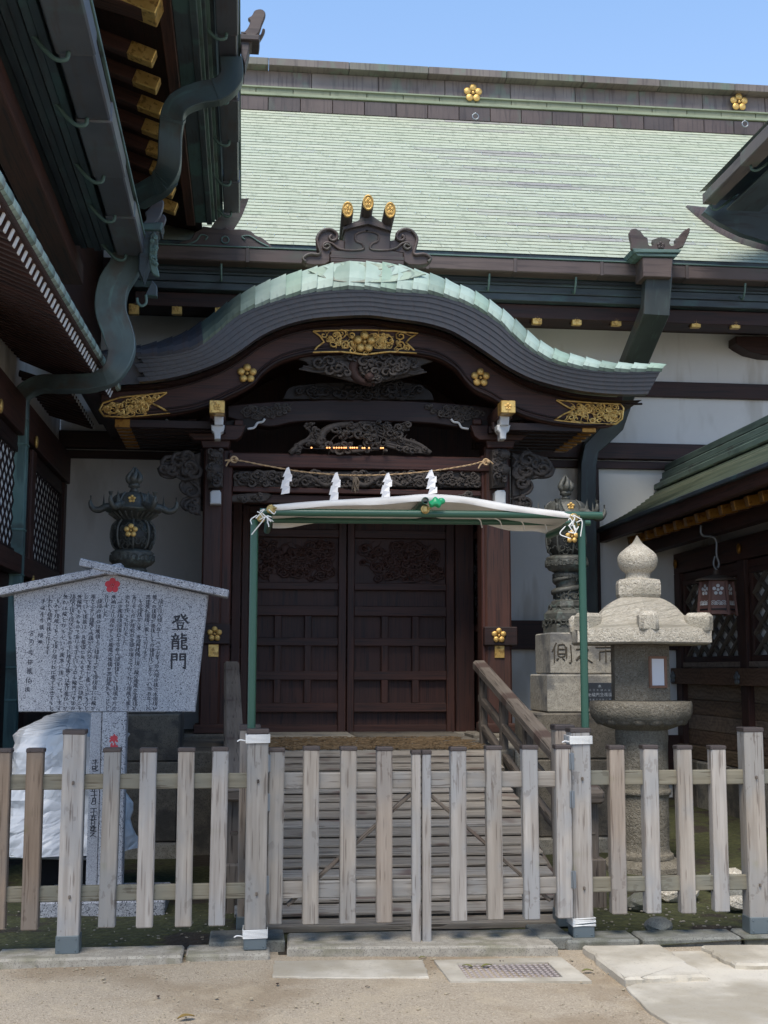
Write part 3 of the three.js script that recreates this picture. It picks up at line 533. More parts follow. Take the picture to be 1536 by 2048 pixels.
{
  const N = 200;
  // roof body behind the edge, and its underside
  const back = (row, d, dy = 0) => row.map((p) => V(p.x, p.y + dy, -d));
  const tl = crv(topLine, GABLE + 0.28, N), dl = crv(dripLine, GABLE, N), bl = crv(bandLine, GABLE + 0.3, N);
  part(gate, 'roof_sheet', loft([tl, back(tl, GABLE + 1.0, 0.03), back(tl, WALL - 0.1, 0.05)], { grain: 2 }), M.roof[1]);
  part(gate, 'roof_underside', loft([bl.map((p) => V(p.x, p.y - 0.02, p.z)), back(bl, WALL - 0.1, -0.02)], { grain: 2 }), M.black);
  // rolled green edge: one sheet after another
  const n = 40; let tt = 0;
  for (let k = 0; k < n; k++) {
    const a = k / n, b = (k + 1) / n, mid = (a + b) / 2;
    const dir = mid < 0.48 ? 1 : -1, rows = [];
    for (let r = 0; r <= 4; r++) {
      const s = r / 4, row = [];
      for (let c = 0; c <= 4; c++) {
        const t = a + (b - a) * c / 4, lap = dir > 0 ? c / 4 : 1 - c / 4;
        const A = dl[Math.round(t * N)], B = tl[Math.round(t * N)], p = A.clone().lerp(B, s);
        p.z = A.z + (B.z - A.z) * (1 - Math.cos(s * Math.PI / 2)) + 0.014 * lap; p.y += 0.015 * lap + Math.sin(s * Math.PI) * 0.006;
        row.push(p);
      }
      rows.push(row);
    }
    rows.unshift(rows[0].map((p) => p.clone().add(V(0, -0.03, -0.03))));
    const e = dir > 0 ? 4 : 0; rows.forEach((row) => { const q = row[e].clone().add(V(0, -0.017, -0.013)); if (dir > 0) row.push(q); else row.unshift(q); });
    part(gate, 'edge_sheet', loft(rows, { flat: true }), mid < 0.235 ? slateCopper(k % 2 ? 0xfff6f4 : 0xf0eeee) : mid < 0.30 ? copperTeal(0xa8aaa4) : k % 3 ? M.rim : copperTeal(k % 2 ? 0xe8f0e8 : 0xd8dcd8));
  }
  // broad lapped sheets over the crown of the gable
  const topAt = (px) => { for (let i = 1; i < topLine.length; i++) if (px <= topLine[i][0]) { const [a, b] = topLine[i - 1], [c, e] = topLine[i]; return mix(b, e, (px - a) / (c - a)); } return 729; };
  const boats = [[616, 852, 564], [648, 822, 552], [682, 788, 540]];
  boats.forEach(([x0, x1, yb], k) => {
    const rows = [[], [], [], [], []];
    for (let i = 0; i <= 40; i++) {
      const u = i / 40, px = x0 + (x1 - x0) * u, e = Math.pow(Math.abs(2 * u - 1), 4), yt = topAt(px) + 0.5, low = Math.max(yt + 1, yb + (yt - yb) * e), L = 0.034 + 0.009 * k;
      const dep = (py) => GABLE + 0.28 * (1 - Math.cos(cl((579 - py) / 52) * Math.PI / 2)), at = (py, lift) => W(px, py, dep(py) - lift);
      rows[0].push(at(low + 1.5, L - 0.03)); rows[1].push(at(low, L)); rows[2].push(at(mix(low, yt, 0.33), L)); rows[3].push(at(mix(low, yt, 0.66), L)); rows[4].push(at(yt, L));
    }
    part(gate, 'crown_sheet', loft(rows), k % 2 ? M.rim : copperTeal(0xf0f0e6));
  });
  // layered eave thickness: courses of small dark sheets
  const C = 6, per = 44;
  for (let c = 0; c < C; c++) {
    const f0 = c / C, f1 = (c + 1) / C, d0 = 0.015 * c;
    const row = (f, dz) => dl.map((p, i) => { const q = p.clone().lerp(bl[i], f); q.z = -GABLE - 0.02 - dz; return q; });
    const A = row(f0, d0), B = row(f1, d0 + 0.006), D = row(f1, d0 + 0.1);
    for (let k = 0; k < per; k++) {
      const o = (c % 2) * 2 + (c % 3), i0 = Math.max(0, Math.round((k / per) * N) - o), i1 = Math.min(N, Math.round(((k + 1) / per) * N) - o + (k === per - 1 ? o : 0));
      if (A[i1].x < -1.0) continue;
      const seg = [], gap = 0.0006, ids = [i0, Math.round((i0 + i1) / 2), i1];
      const take = (R, i, j) => { const p = R[i].clone(); if (j === 0) p.x += gap; if (j === 2) p.x -= gap; return p; };
      part(gate, 'eave_sheet', loft([ids.map((i, j) => take(A, i, j)), ids.map((i, j) => take(B, i, j)), ids.map((i, j) => take(D, i, j))], { flat: true }), M.eaves[Math.floor(rnd() * 3)]);
    }
  }
  part(gate, 'eave_backing', loft([dl.map((p) => V(p.x, p.y, -GABLE - 0.06)), bl.map((p) => V(p.x, p.y, -GABLE - 0.2))]), M.slate[0]);
  // verge board with beaded lower edge
  const d = GABLE + 0.42, up = crv(bandLine.map(([x, y]) => [x < 240 ? 204 : x > 1280 ? 1246 : x, y - 3]), d, 80), low = crv(vergeLow, d, 120);
  const board = part(gate, 'verge_board', slab([...up, ...low.slice().reverse()], -d, 0.1, 0.006), M.dark);
  const off = (k, z) => crv(vergeLow.slice(2, -2).map(([x, y]) => [x, y - k]), d, 160).map((p) => p.setZ(-d + z));
  part(board, 'bead', [tube(off(5, 0.012), 0.02, 6), tube(off(14, 0.004), 0.011, 6)], M.deep);
  part(board, 'bead', tube(crv(bandLine.slice(2).map(([x, y]) => [x, y + 12]), d, 140).map((p) => p.setZ(-d + 0.004)), 0.012, 5), M.deep);
  for (const [x, y] of [[494, 747], [961, 755]]) { const c = W(x, y, d - 0.03); part(gate, 'plum_crest', plum(c.x, c.y, c.z, 0.1, 0.5, 0), M.gold); }
  // pierced gold plates
  const fret = (pts, seed, n, size, curve) => {
    const o = pts.map(([x, y]) => W(x, y, d - 0.02)), line = curve ? smooth([...o, o[0]], 90) : [...o, o[0]].flatMap((p, i, l) => i < l.length - 1 ? [p, p.clone().lerp(l[i + 1], 0.5)] : [p]);
    const poly = line.map((p) => [p.x, p.y]);
    return [tube(line.map((p) => p.clone()), 0.011, 5), scrolls(poly, -d + 0.02, { n, r: 0.0078, size, seed, rise: 0.006 }), scrolls(poly, -d + 0.02, { n: Math.round(n * 0.9), r: 0.006, size: size * 0.55, seed: seed + 5, rise: 0.006 })];
  };
  const mid = part(gate, 'gold_plate', fret([[626, 662], [680, 661], [735, 660], [790, 662], [836, 667], [820, 676], [812, 685], [822, 694], [833, 706], [780, 703], [732, 709], [680, 703], [626, 704], [634, 694], [648, 684], [640, 672]], 3, 34, 0.055), M.gold);
  const cc = W(729, 684, d - 0.05); part(mid, 'plum_crest', plum(cc.x, cc.y, cc.z, 0.115, 0.5), M.gold);
  part(gate, 'gold_plate', fret([[334, 785], [240, 795], [206, 806], [199, 820], [208, 832], [250, 834], [340, 826], [318, 813], [302, 806], [318, 796]], 4, 32, 0.052), M.gold);
  part(gate, 'gold_plate', fret([[1113, 800], [1200, 807], [1240, 808], [1247, 816], [1244, 838], [1232, 848], [1160, 846], [1108, 840], [1128, 828], [1146, 820], [1128, 810]], 5, 32, 0.052), M.gold);
}
{ // ridge-end ornament
  const d = GABLE + 0.35, f = (a) => a.map(([x, y]) => W(x, y, d)), sp = (a, n = 30) => smooth(f(a), n);
  const t = part(gate, 'ridge_end_board', slab(f([[689, 500], [689, 464], [687, 460], [735, 447], [781, 462], [780, 500], [806, 506], [806, 527], [661, 526], [662, 502]]), -d, 0.2, 0.006), M.brown[2]);
  for (let k = 0; k < 3; k++) part(t, 'base_layer', boxMM(W(662 - k, 520, d).x, W(806 + k, 520, d).x, W(735, 527 - k * 8 + 8, d).y, W(735, 520 - k * 8 + 8, d).y, -d - 0.2, -d + 0.03 - k * 0.008, 0.004, 0), M.brown[k]);
  part(t, 'roof_cap', [slab(f([[686, 463], [735, 451], [781, 465], [781, 458], [735, 444], [686, 456]]), -d + 0.05, 0.3, 0.004), slab(f([[692, 452], [715, 444], [735, 428], [758, 444], [778, 454], [778, 460], [735, 448], [692, 458]]), -d + 0.04, 0.3, 0.004)], M.brown[2]);
  for (const [x, y, tx] of [[695, 420, -6], [736, 406, 0], [780, 421, 6]]) {
    const c = W(x, y, d - 0.2), q = V(c.x - tx * 0.002, c.y - 0.14, -d - 0.35), roll = part(t, 'round_tile', tube([q, c], 0.062, 14), M.brown[2]);
    const dirv = c.clone().sub(q).normalize(), m = new THREE.Matrix4().lookAt(V(0, 0, 0), dirv.clone().negate(), V(0, 1, 0)).setPosition(c.clone().addScaledVector(dirv, 0.006));
    const disc = merge([new THREE.CylinderGeometry(0.06, 0.06, 0.02, 22).rotateX(Math.PI / 2), new THREE.TorusGeometry(0.052, 0.008, 6, 22).translate(0, 0, 0.01), plum(0, 0, 0.012, 0.036, 0.4)]);
    part(t, 'gold_end', disc.scale(0.95, 1.38, 1).rotateX(0.1).translate(c.x, c.y, c.z + 0.012), M.gold);
  }
  const wing = (m) => { const q = (a) => a.map(([x, y]) => [m > 0 ? x : 1468 - x, y]);
    return [slab(f(q([[661, 505], [690, 500], [690, 480], [678, 478], [675, 464], [660, 457], [642, 462], [632, 478], [634, 497], [640, 507], [628, 506], [612, 509], [604, 520], [612, 527], [628, 529], [650, 528], [660, 522]])), -d - 0.02, 0.1, 0.01),
      tube(sp(q([[612, 524], [606, 517], [618, 508], [640, 508], [636, 490], [634, 476], [645, 461], [662, 459], [674, 468], [673, 478], [664, 481], [659, 475], [664, 470]]), 44), 0.016, 6), tube(sp(q([[648, 492], [656, 488], [660, 493], [654, 498], [646, 494], [650, 486], [662, 486], [680, 498], [720, 500], [728, 497], [724, 488], [712, 482], [711, 470], [722, 464], [736, 462]]), 50), 0.013, 6)]; };
  part(t, 'cloud_wing', wing(1), M.brown[1]); part(t, 'cloud_wing', wing(-1), M.brown[1]);
}
{ // posts, beams and carvings of the porch
  const P = POST, y = (py, d = P) => Yat(713, py, d), x = (px, d = P, py = 1200) => Xat(px, py, d);
  const yF = y(1466);                                     // floor under the posts
  for (const s of [0, 1]) {
    const [a, b, c, e] = s ? [971, 1023, 964, 972] : [402, 442, 441, 461];
    const p = part(gate, 'post', boxMM(x(a), x(b), yF, y(885), -P - 0.3, -P, 0.02), M.dark);
    part(gate, 'jamb', boxMM(x(c), x(e) , yF, y(905), -P - 0.26, -P - 0.015, 0.01), M.red);
    const bx = s ? [966, 1033] : [398, 462], by = s ? [1290, 1252] : [1290, 1248];
    const belt = part(gate, 'post_belt', boxMM(x(bx[0]), x(bx[1]), y(by[0]), y(by[1]), -P - 0.33, -P + 0.05, 0.01, 0), M.deep);
    const c1 = W(s ? 998 : 429, s ? 1271 : 1268, P - 0.06); part(belt, 'plum_crest', plum(c1.x, c1.y, c1.z, 0.078, 0.5), M.gold);
    const c2 = W(s ? 999 : 427, s ? 1303.5 : 1301, P - 0.008); part(gate, 'gold_plate', boxAt(c2.x, c2.y, c2.z, 0.105, 0.13, 0.012, 0.003), M.gold);
    part(gate, 'foot_rail', boxMM(x(a) - 0.05, x(b) + 0.05, yF, y(1448), -P - 0.33, -P + 0.03, 0.006, 0), M.dark);
    part(gate, 'base_stone', boxMM(x(a) - 0.16, x(b) + 0.16, y(1500), yF - 0.003, -P - 0.45, -P + 0.14, 0.02, 0), M.pedDark);
    // carved lion block, white nose pieces, bracket arms
    const bxp = s ? 1001 : 431, L = [[bxp - 15, 974], [bxp - 16, 930], [bxp - 14, 898], [bxp + 14, 896], [bxp + 15, 935], [bxp + 14, 972]].map(([u, v]) => W(u, v, P - 0.2));
    const lion = part(gate, 'lion_carving', [slab(L, -P + 0.16, 0.2, 0.03), scrolls(L.map((q) => [q.x, q.y]), -P + 0.165, { n: 34, r: 0.013, size: 0.05, seed: 11 + s, rise: 0.04 }), ball(W(bxp, 915, P).x, W(bxp, 915, P).y, -P + 0.19, 0.07, 1, 0.8, 0.7), ball(W(bxp, 945, P).x, W(bxp, 945, P).y, -P + 0.2, 0.065, 1, 1, 0.7)], M.carve);
    const wn = W(bxp, 994, P - 0.12); part(gate, 'white_nose', [slab([[bxp - 11, 1008], [bxp - 11, 984], [bxp - 6, 980], [bxp + 8, 980], [bxp + 11, 985], [bxp + 11, 1008]].map(([u, v]) => W(u, v, P - 0.14)), -P + 0.14, 0.14, 0.012)], M.white);
    const bt = (u0, u1, v0, v1, d, t, b = 0.01) => boxMM(W(bxp + u0, 860, d).x, W(bxp + u1, 860, d).x, W(bxp, v0, d).y, W(bxp, v1, d).y, -d - t, -d, b, 0);
    part(gate, 'bearing_block', slab([[bxp - 26, 896], [bxp - 30, 880], [bxp + 30, 880], [bxp + 26, 896]].map(([u, v]) => W(u, v, P - 0.06)), -P + 0.06, 0.4, 0.01), M.dark);
    const arm = (m) => [[0, 880], [m * 42, 880], [m * 52, 872], [m * 56, 862], [m * 60, 850], [0, 850]].map(([u, v]) => W(bxp + u, v, P - 0.1));
    part(gate, 'bracket_arm', [slab(arm(1), -P + 0.1, 0.16, 0.008), slab(arm(-1).reverse(), -P + 0.1, 0.16, 0.008)], M.dark);
    for (const m of [-1, 1]) {
      const w = [[m * 20, 850], [m * 72, 843], [m * 84, 838], [m * 92, 834], [m * 98, 848], [m * 86, 851], [m * 78, 862], [m * 64, 864], [m * 56, 872], [m * 20, 872]].map(([u, v]) => W(bxp + u, v - 8, P - 0.05));
      part(gate, 'cloud_bracket', slab(m > 0 ? w : w.reverse(), -P + 0.05, 0.12, 0.006), M.carveDark);
      part(gate, 'white_edge', tube(smooth([[m * 99, 838], [m * 94, 844], [m * 84, 846], [m * 78, 855], [m * 64, 858]].map(([u, v]) => W(bxp + u, v, P - 0.06)), 16), 0.013, 5), M.white);
      part(gate, 'small_block', bt(m * 46 - 9, m * 46 + 9, 850, 838, P - 0.1, 0.16), M.dark);
    }
    const gx = s ? 1016 : 434, g1 = W(gx, 818, P - 0.75); part(gate, 'projecting_beam', boxMM(g1.x - 0.075, g1.x + 0.075, g1.y - 0.07, g1.y + 0.07, -P, -P + 0.6, 0.006, 2), M.dark);
    part(gate, 'gold_cap', [boxAt(g1.x, g1.y + 0.02, -P + 0.68, 0.15, 0.13, 0.18, 0.006), plum(g1.x, g1.y + 0.02, -P + 0.77, 0.04, 0.3)], M.gold);
    const wx = s ? 1006 : 434; part(gate, 'white_nose', [slab([[wx - 12, 850], [wx + 15, 850], [wx + 12, 862], [wx + 7, 866], [wx + 6, 878], [wx - 5, 878], [wx - 6, 866], [wx - 11, 860]].map(([u, v]) => W(u, v, P - 0.58)), -P + 0.58, 0.14, 0.008), slab([[wx - 5, 850], [wx + 12, 850], [wx + 13, 833], [wx - 6, 831]].map(([u, v]) => W(u, v, P - 0.62)), -P + 0.62, 0.16, 0.008)], M.white);
    // cloud-shaped beam ends beside the post
    const mm = s ? 1 : -1, X = (u) => s ? u : 1425 - u, k = (a) => a.map(([u, v]) => W(X(u), v, P - 0.02)), fix = (a) => s ? a : a.slice().reverse();
    const o1 = smooth(k([[1024, 905], [1040, 908], [1046, 902], [1058, 900], [1066, 910], [1078, 912], [1086, 922], [1100, 922], [1108, 938], [1100, 952], [1082, 956], [1062, 950], [1056, 958], [1064, 972], [1058, 984], [1044, 992], [1024, 994]]), 60);
    const o2 = smooth(k([[1024, 998], [1040, 996], [1056, 1000], [1062, 1010], [1056, 1022], [1044, 1024], [1036, 1030], [1024, 1032]].map(([u, v]) => [u, v - 2])), 40);
    const sh = (o) => slab(fix(o), -P + 0.02, 0.09, 0.014);
    part(gate, 'cloud_carving', [sh(o1), scrolls(o1.map((q) => [q.x, q.y]), -P + 0.025, { n: 16, r: 0.02, size: 0.12, seed: 21 + s, rise: 0.04 }), tube(smooth(k([[1108, 936], [1102, 950], [1084, 955], [1064, 948], [1056, 957], [1064, 972], [1058, 984], [1042, 992]]), 40).map((q) => q.setZ(-P + 0.03)), 0.018, 6)], M.carve);
    part(gate, 'cloud_carving', [sh(o2), scrolls(o2.map((q) => [q.x, q.y]), -P + 0.025, { n: 6, r: 0.016, size: 0.075, seed: 31 + s, rise: 0.03 }), tube(smooth(k([[1026, 998], [1042, 995], [1058, 1000], [1062, 1009], [1054, 1019], [1040, 1022], [1030, 1028]]), 30).map((q) => q.setZ(-P + 0.03)), 0.016, 6)], M.carve);
  }
  // beams between the posts
  part(gate, 'head_beam', boxMM(x(452), x(984), y(939), y(910), -P - 0.22, -P + 0.02, 0.012, 0), M.red);
  part(gate, 'transom_rail', boxMM(x(461), x(964), y(988), y(977), -P - 0.2, -P - 0.0, 0.008, 0), M.red);
  part(gate, 'transom_rail', boxMM(x(461), x(964), y(1008), y(990), -P - 0.2, -P - 0.06, 0.008, 0), M.dark);
  const tp = [[468, 974], [468, 948], [478, 942], [955, 942], [966, 950], [966, 974]].map(([u, v]) => W(u, v, P)).map((q) => [q.x, q.y]);
  part(gate, 'transom_carving', [slab(tp, -P - 0.03, 0.06, 0.004), scrolls(tp, -P - 0.028, { n: 110, r: 0.013, size: 0.062, seed: 41, rise: 0.03 }), scrolls(tp, -P - 0.028, { n: 90, r: 0.01, size: 0.035, seed: 42, rise: 0.03 }),
    tube(Array.from({ length: 60 }, (_, i) => { const q = W(560 + i * 5, 962 + Math.sin(i * 0.42) * 9, P); return V(q.x, q.y, -P + 0.005); }), Array.from({ length: 60 }, (_, i) => 0.012 + 0.018 * Math.sin(i / 59 * Math.PI)), 6)], M.carve);
  for (const [u0, u1] of [[462, 545], [905, 964]]) { const o = [[u0, 1004], [u0, 992], [u0 + (u1 - u0) * 0.4, 986], [u1 - 12, 984], [u1, 990], [u1 - 10, 1000], [u1 - 24, 1005]].map(([u, v]) => W(u, v, P + 0.02)); part(gate, 'brace_carving', [slab(o, -P - 0.02, 0.06, 0.01), scrolls(o.map((q) => [q.x, q.y]), -P - 0.015, { n: 8, r: 0.012, size: 0.04, seed: u0, rise: 0.02 })], M.carve); }
  // curved rainbow beam
  const rb = smooth([[455, 812], [520, 806], [600, 802], [715, 800], [840, 804], [930, 810], [985, 816]].map(([u, v]) => W(u, v, P)), 40), rl = smooth([[985, 838], [960, 848], [915, 855], [860, 848], [715, 844], [590, 846], [540, 855], [490, 846], [455, 836]].map(([u, v]) => W(u, v, P)), 40);
  const rbm = part(gate, 'rainbow_beam', slab([...rb, ...rl], -P + 0.04, 0.22, 0.012), M.deep);
  for (const [p, sd] of [[[[470, 814], [600, 806], [600, 820], [560, 836], [520, 846], [490, 838]], 51], [[[850, 808], [975, 820], [960, 840], [915, 848], [880, 836], [850, 822]], 52]]) part(rbm, 'flower_relief', scrolls(p.map(([u, v]) => { const q = W(u, v, P); return [q.x, q.y]; }), -P + 0.045, { n: 34, r: 0.010, size: 0.05, seed: sd, rise: 0.016 }), M.carve);
  // frog-leg strut carved with a bird among plum branches
  const kp = smooth([[574, 910], [592, 890], [612, 872], [606, 855], [622, 846], [650, 850], [690, 844], [760, 843], [800, 848], [822, 846], [824, 860], [810, 866], [830, 884], [850, 894], [866, 911]].map(([u, v]) => W(u, v, P + 0.04)), 50).map((q) => [q.x, q.y]);
  const kz = -P + 0.01, br = (a, r0, r1, nn = 20) => { const p = smooth(a.map(([u, v]) => W(u, v, P)).map((q) => q.setZ(kz + 0.02)), nn); return tube(p, p.map((_, i) => mix(r0, r1, i / nn)), 6); };
  const strut = part(gate, 'strut_carving', [scrolls(kp, kz, { n: 40, r: 0.013, size: 0.06, seed: 61, rise: 0.04 }), scrolls(kp, kz, { n: 40, r: 0.01, size: 0.035, seed: 62, rise: 0.05 }),
    br([[580, 908], [610, 884], [650, 896], [700, 904], [760, 898]], 0.03, 0.02), br([[600, 892], [622, 868], [610, 852], [630, 848]], 0.02, 0.01), br([[860, 908], [836, 890], [806, 880], [790, 870], [812, 852]], 0.03, 0.012),
    br([[636, 892], [650, 862], [690, 850], [720, 854]], 0.05, 0.02), ...[0, 1, 2, 3, 4].map((i) => br([[700, 852 + i * 3], [735, 846 + i * 5], [765, 852 + i * 6], [780 + i * 8, 876 + i * 6]], 0.018, 0.008)), ...[0, 1, 2, 3].map((i) => br([[770, 880 + i * 4], [810, 884 + i * 6], [858, 908]], 0.02, 0.012))], M.carve);
  for (const [u, v] of [[615, 852], [632, 872], [808, 856], [824, 884], [596, 898], [690, 866]]) { const q = W(u, v, P - 0.04); part(strut, 'blossom', plum(q.x, q.y, q.z, 0.04, 0.4, rnd()), M.carve); }
  // phoenix and clouds hung below the gable point
  const gz = GABLE + 0.5, gp = (a, n = 20) => smooth(a.map(([u, v]) => W(u, v, gz)), n), fe = (a, r0, r1) => { const p = gp(a, 18); return tube(p, p.map((_, i) => mix(r0, r1, i / 18)), 7); };
  const pend = [[588, 714], [640, 712], [700, 708], [732, 711], [770, 708], [840, 714], [866, 722], [838, 732], [852, 744], [810, 754], [760, 764], [740, 772], [718, 766], [680, 756], [600, 736], [622, 728]].map(([u, v]) => { const q = W(u, v, gz); return [q.x, q.y]; });
  part(gate, 'phoenix_carving', [slab(pend, -gz + 0.0, 0.06, 0.01), scrolls(pend, -gz + 0.01, { n: 46, r: 0.014, size: 0.08, seed: 71, rise: 0.05 }),
    ...[0, 1, 2, 3, 4].map((i) => fe([[715, 742 - i * 4], [680, 738 - i * 3], [640, 744 - i * 5], [598 + i * 8, 738 - i * 6]], 0.03, 0.008)), ...[0, 1, 2, 3, 4].map((i) => fe([[750, 744 - i * 4], [790, 738 - i * 3], [824, 748 - i * 4], [853 - i * 6, 744 - i * 5]], 0.03, 0.008))].map((g) => g), M.carve);
  part(gate, 'phoenix_body', [fe([[716, 718], [706, 736], [714, 756], [735, 766], [744, 768]], 0.07, 0.025), ball(W(738, 757, gz).x, W(738, 757, gz).y, -gz + 0.06, 0.055), fe([[742, 762], [748, 768], [746, 773]], 0.022, 0.006), ...Array.from({ length: 9 }, (_, i) => { const a = Math.PI * (0.05 + i / 8 * 0.9); return fe([[736, 750], [736 + Math.cos(a) * 18, 748 - Math.sin(a) * 14]], 0.013, 0.004); }), ...Array.from({ length: 12 }, (_, i) => { const a = Math.PI * (-0.1 + i / 11 * 1.2); return fe([[728, 722], [728 + Math.cos(a) * 26, 722 - Math.sin(a) * 12]], 0.014, 0.005); })], M.carveRed);
  const dz = P - 0.05, dp = smooth([[566, 798], [578, 776], [620, 768], [730, 764], [830, 768], [862, 784], [868, 800]].map(([u, v]) => W(u, v, dz)), 30).map((q) => [q.x, q.y]);
  part(gate, 'cloud_panel', [slab(dp, -dz, 0.06, 0.006), scrolls(dp, -dz + 0.005, { n: 44, r: 0.014, size: 0.075, seed: 81, rise: 0.03 })], M.carveDark);
  // dark inner structure: side walls, ceiling boards, door wall
  const yc = y(700, DOOR);
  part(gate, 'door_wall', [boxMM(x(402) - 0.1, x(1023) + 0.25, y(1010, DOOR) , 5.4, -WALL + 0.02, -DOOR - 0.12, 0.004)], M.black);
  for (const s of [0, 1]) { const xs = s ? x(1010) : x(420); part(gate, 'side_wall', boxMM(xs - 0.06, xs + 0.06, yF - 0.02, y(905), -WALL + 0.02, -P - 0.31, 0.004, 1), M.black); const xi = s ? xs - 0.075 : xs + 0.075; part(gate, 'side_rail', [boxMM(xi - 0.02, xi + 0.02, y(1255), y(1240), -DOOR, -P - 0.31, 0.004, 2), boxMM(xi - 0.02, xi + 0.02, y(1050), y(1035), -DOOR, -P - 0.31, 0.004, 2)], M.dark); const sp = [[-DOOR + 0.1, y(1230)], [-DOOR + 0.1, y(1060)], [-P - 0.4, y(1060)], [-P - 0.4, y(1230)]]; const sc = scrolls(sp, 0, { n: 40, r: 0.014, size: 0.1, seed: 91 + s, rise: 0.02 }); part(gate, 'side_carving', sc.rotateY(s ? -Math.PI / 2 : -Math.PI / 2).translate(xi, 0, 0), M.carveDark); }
  // side eaves under the gable ends: rafters with gold tips
  for (const [px, py, m] of [[1192, 856, 1], [231, 845, -1]]) for (let k = 0; k < 7; k++) {
    const q = W(px, py, GABLE + 0.42), zz = -(GABLE + 0.5 + k * 0.19), r = part(gate, 'rafter', boxMM(q.x - m * 1.1, q.x, q.y - 0.035, q.y + 0.045, zz - 0.04, zz + 0.04, 0.004, 0), M.deep);
    part(r, 'gold_tip', boxMM(q.x - m * 0.14, q.x + m * 0.01, q.y - 0.042, q.y + 0.052, zz - 0.046, zz + 0.046, 0.004, 0), M.goldDull);
  }
}
{ // two panelled door leaves
  const D = DOOR, y = (py) => Yat(695, py, D), x = (px) => Xat(px, 1250, D);
  part(gate, 'door_frame', [boxMM(x(462), x(481), y(1474), y(1000), -D - 0.14, -D + 0.08, 0.008), boxMM(x(909), x(946), y(1474), y(1000), -D - 0.14, -D + 0.08, 0.008), boxMM(x(462), x(946), y(1012), y(985), -D - 0.14, -D + 0.1, 0.008, 0)], M.dark);
  part(gate, 'sill', boxMM(x(455), x(950), y(1476), y(1468), -D - 0.14, -D + 0.14, 0.006, 0), M.dark);
  for (const [a, b, hinge] of [[482, 692, 0], [694, 908, 1]]) {
    const leafG = thing('gate_door', hinge ? 'dark panelled gate door leaf beside the carved porch side wall' : 'dark panelled gate door leaf behind the lashed green pole', 'door', V((x(a) + x(b)) / 2, y(1468), -D)), w = b - a;
    const fr = (u0, u1, v0, v1, mat, t = 0.05) => part(leafG, u1 - u0 > v0 - v1 ? 'rail' : 'stile', boxMM(x(u0), x(u1), y(v0), y(v1), -D - 0.08, -D + t - 0.02, 0.006, u1 - u0 > v0 - v1 ? 0 : 1), mat);
    part(leafG, 'backing', boxMM(x(a + 1), x(b - 1), y(1466), y(1014), -D - 0.11, -D - 0.055, 0.002), M.dark);
    fr(a, a + 14, 1467, 1014, M.dark); fr(b - 16, b, 1467, 1014, M.dark);
    for (const [v0, v1] of [[1030, 1015], [1076, 1060], [1180, 1166], [1232, 1212], [1292, 1276], [1360, 1342], [1424, 1406], [1466, 1450]]) fr(a + 14, b - 16, v0, v1, M.dark, 0.046);
    for (const k of [1, 2]) { const u = a + 14 + (w - 30) * k / 3; fr(u - 7, u + 7, 1406, 1232, M.dark, 0.042); }
    const cp = [[a + 18, 1162], [a + 18, 1080], [b - 20, 1080], [b - 20, 1162]].map(([u, v]) => [x(u), y(v)]);
    part(leafG, 'carved_panel', [scrolls(cp, -D - 0.05, { n: 90, r: 0.012, size: 0.08, seed: 95 + hinge, rise: 0.02 }), ...(hinge ? [] : [plum(x(a + 88), y(1112), -D - 0.04, 0.13, 0.25)])], M.dark);
  }
}
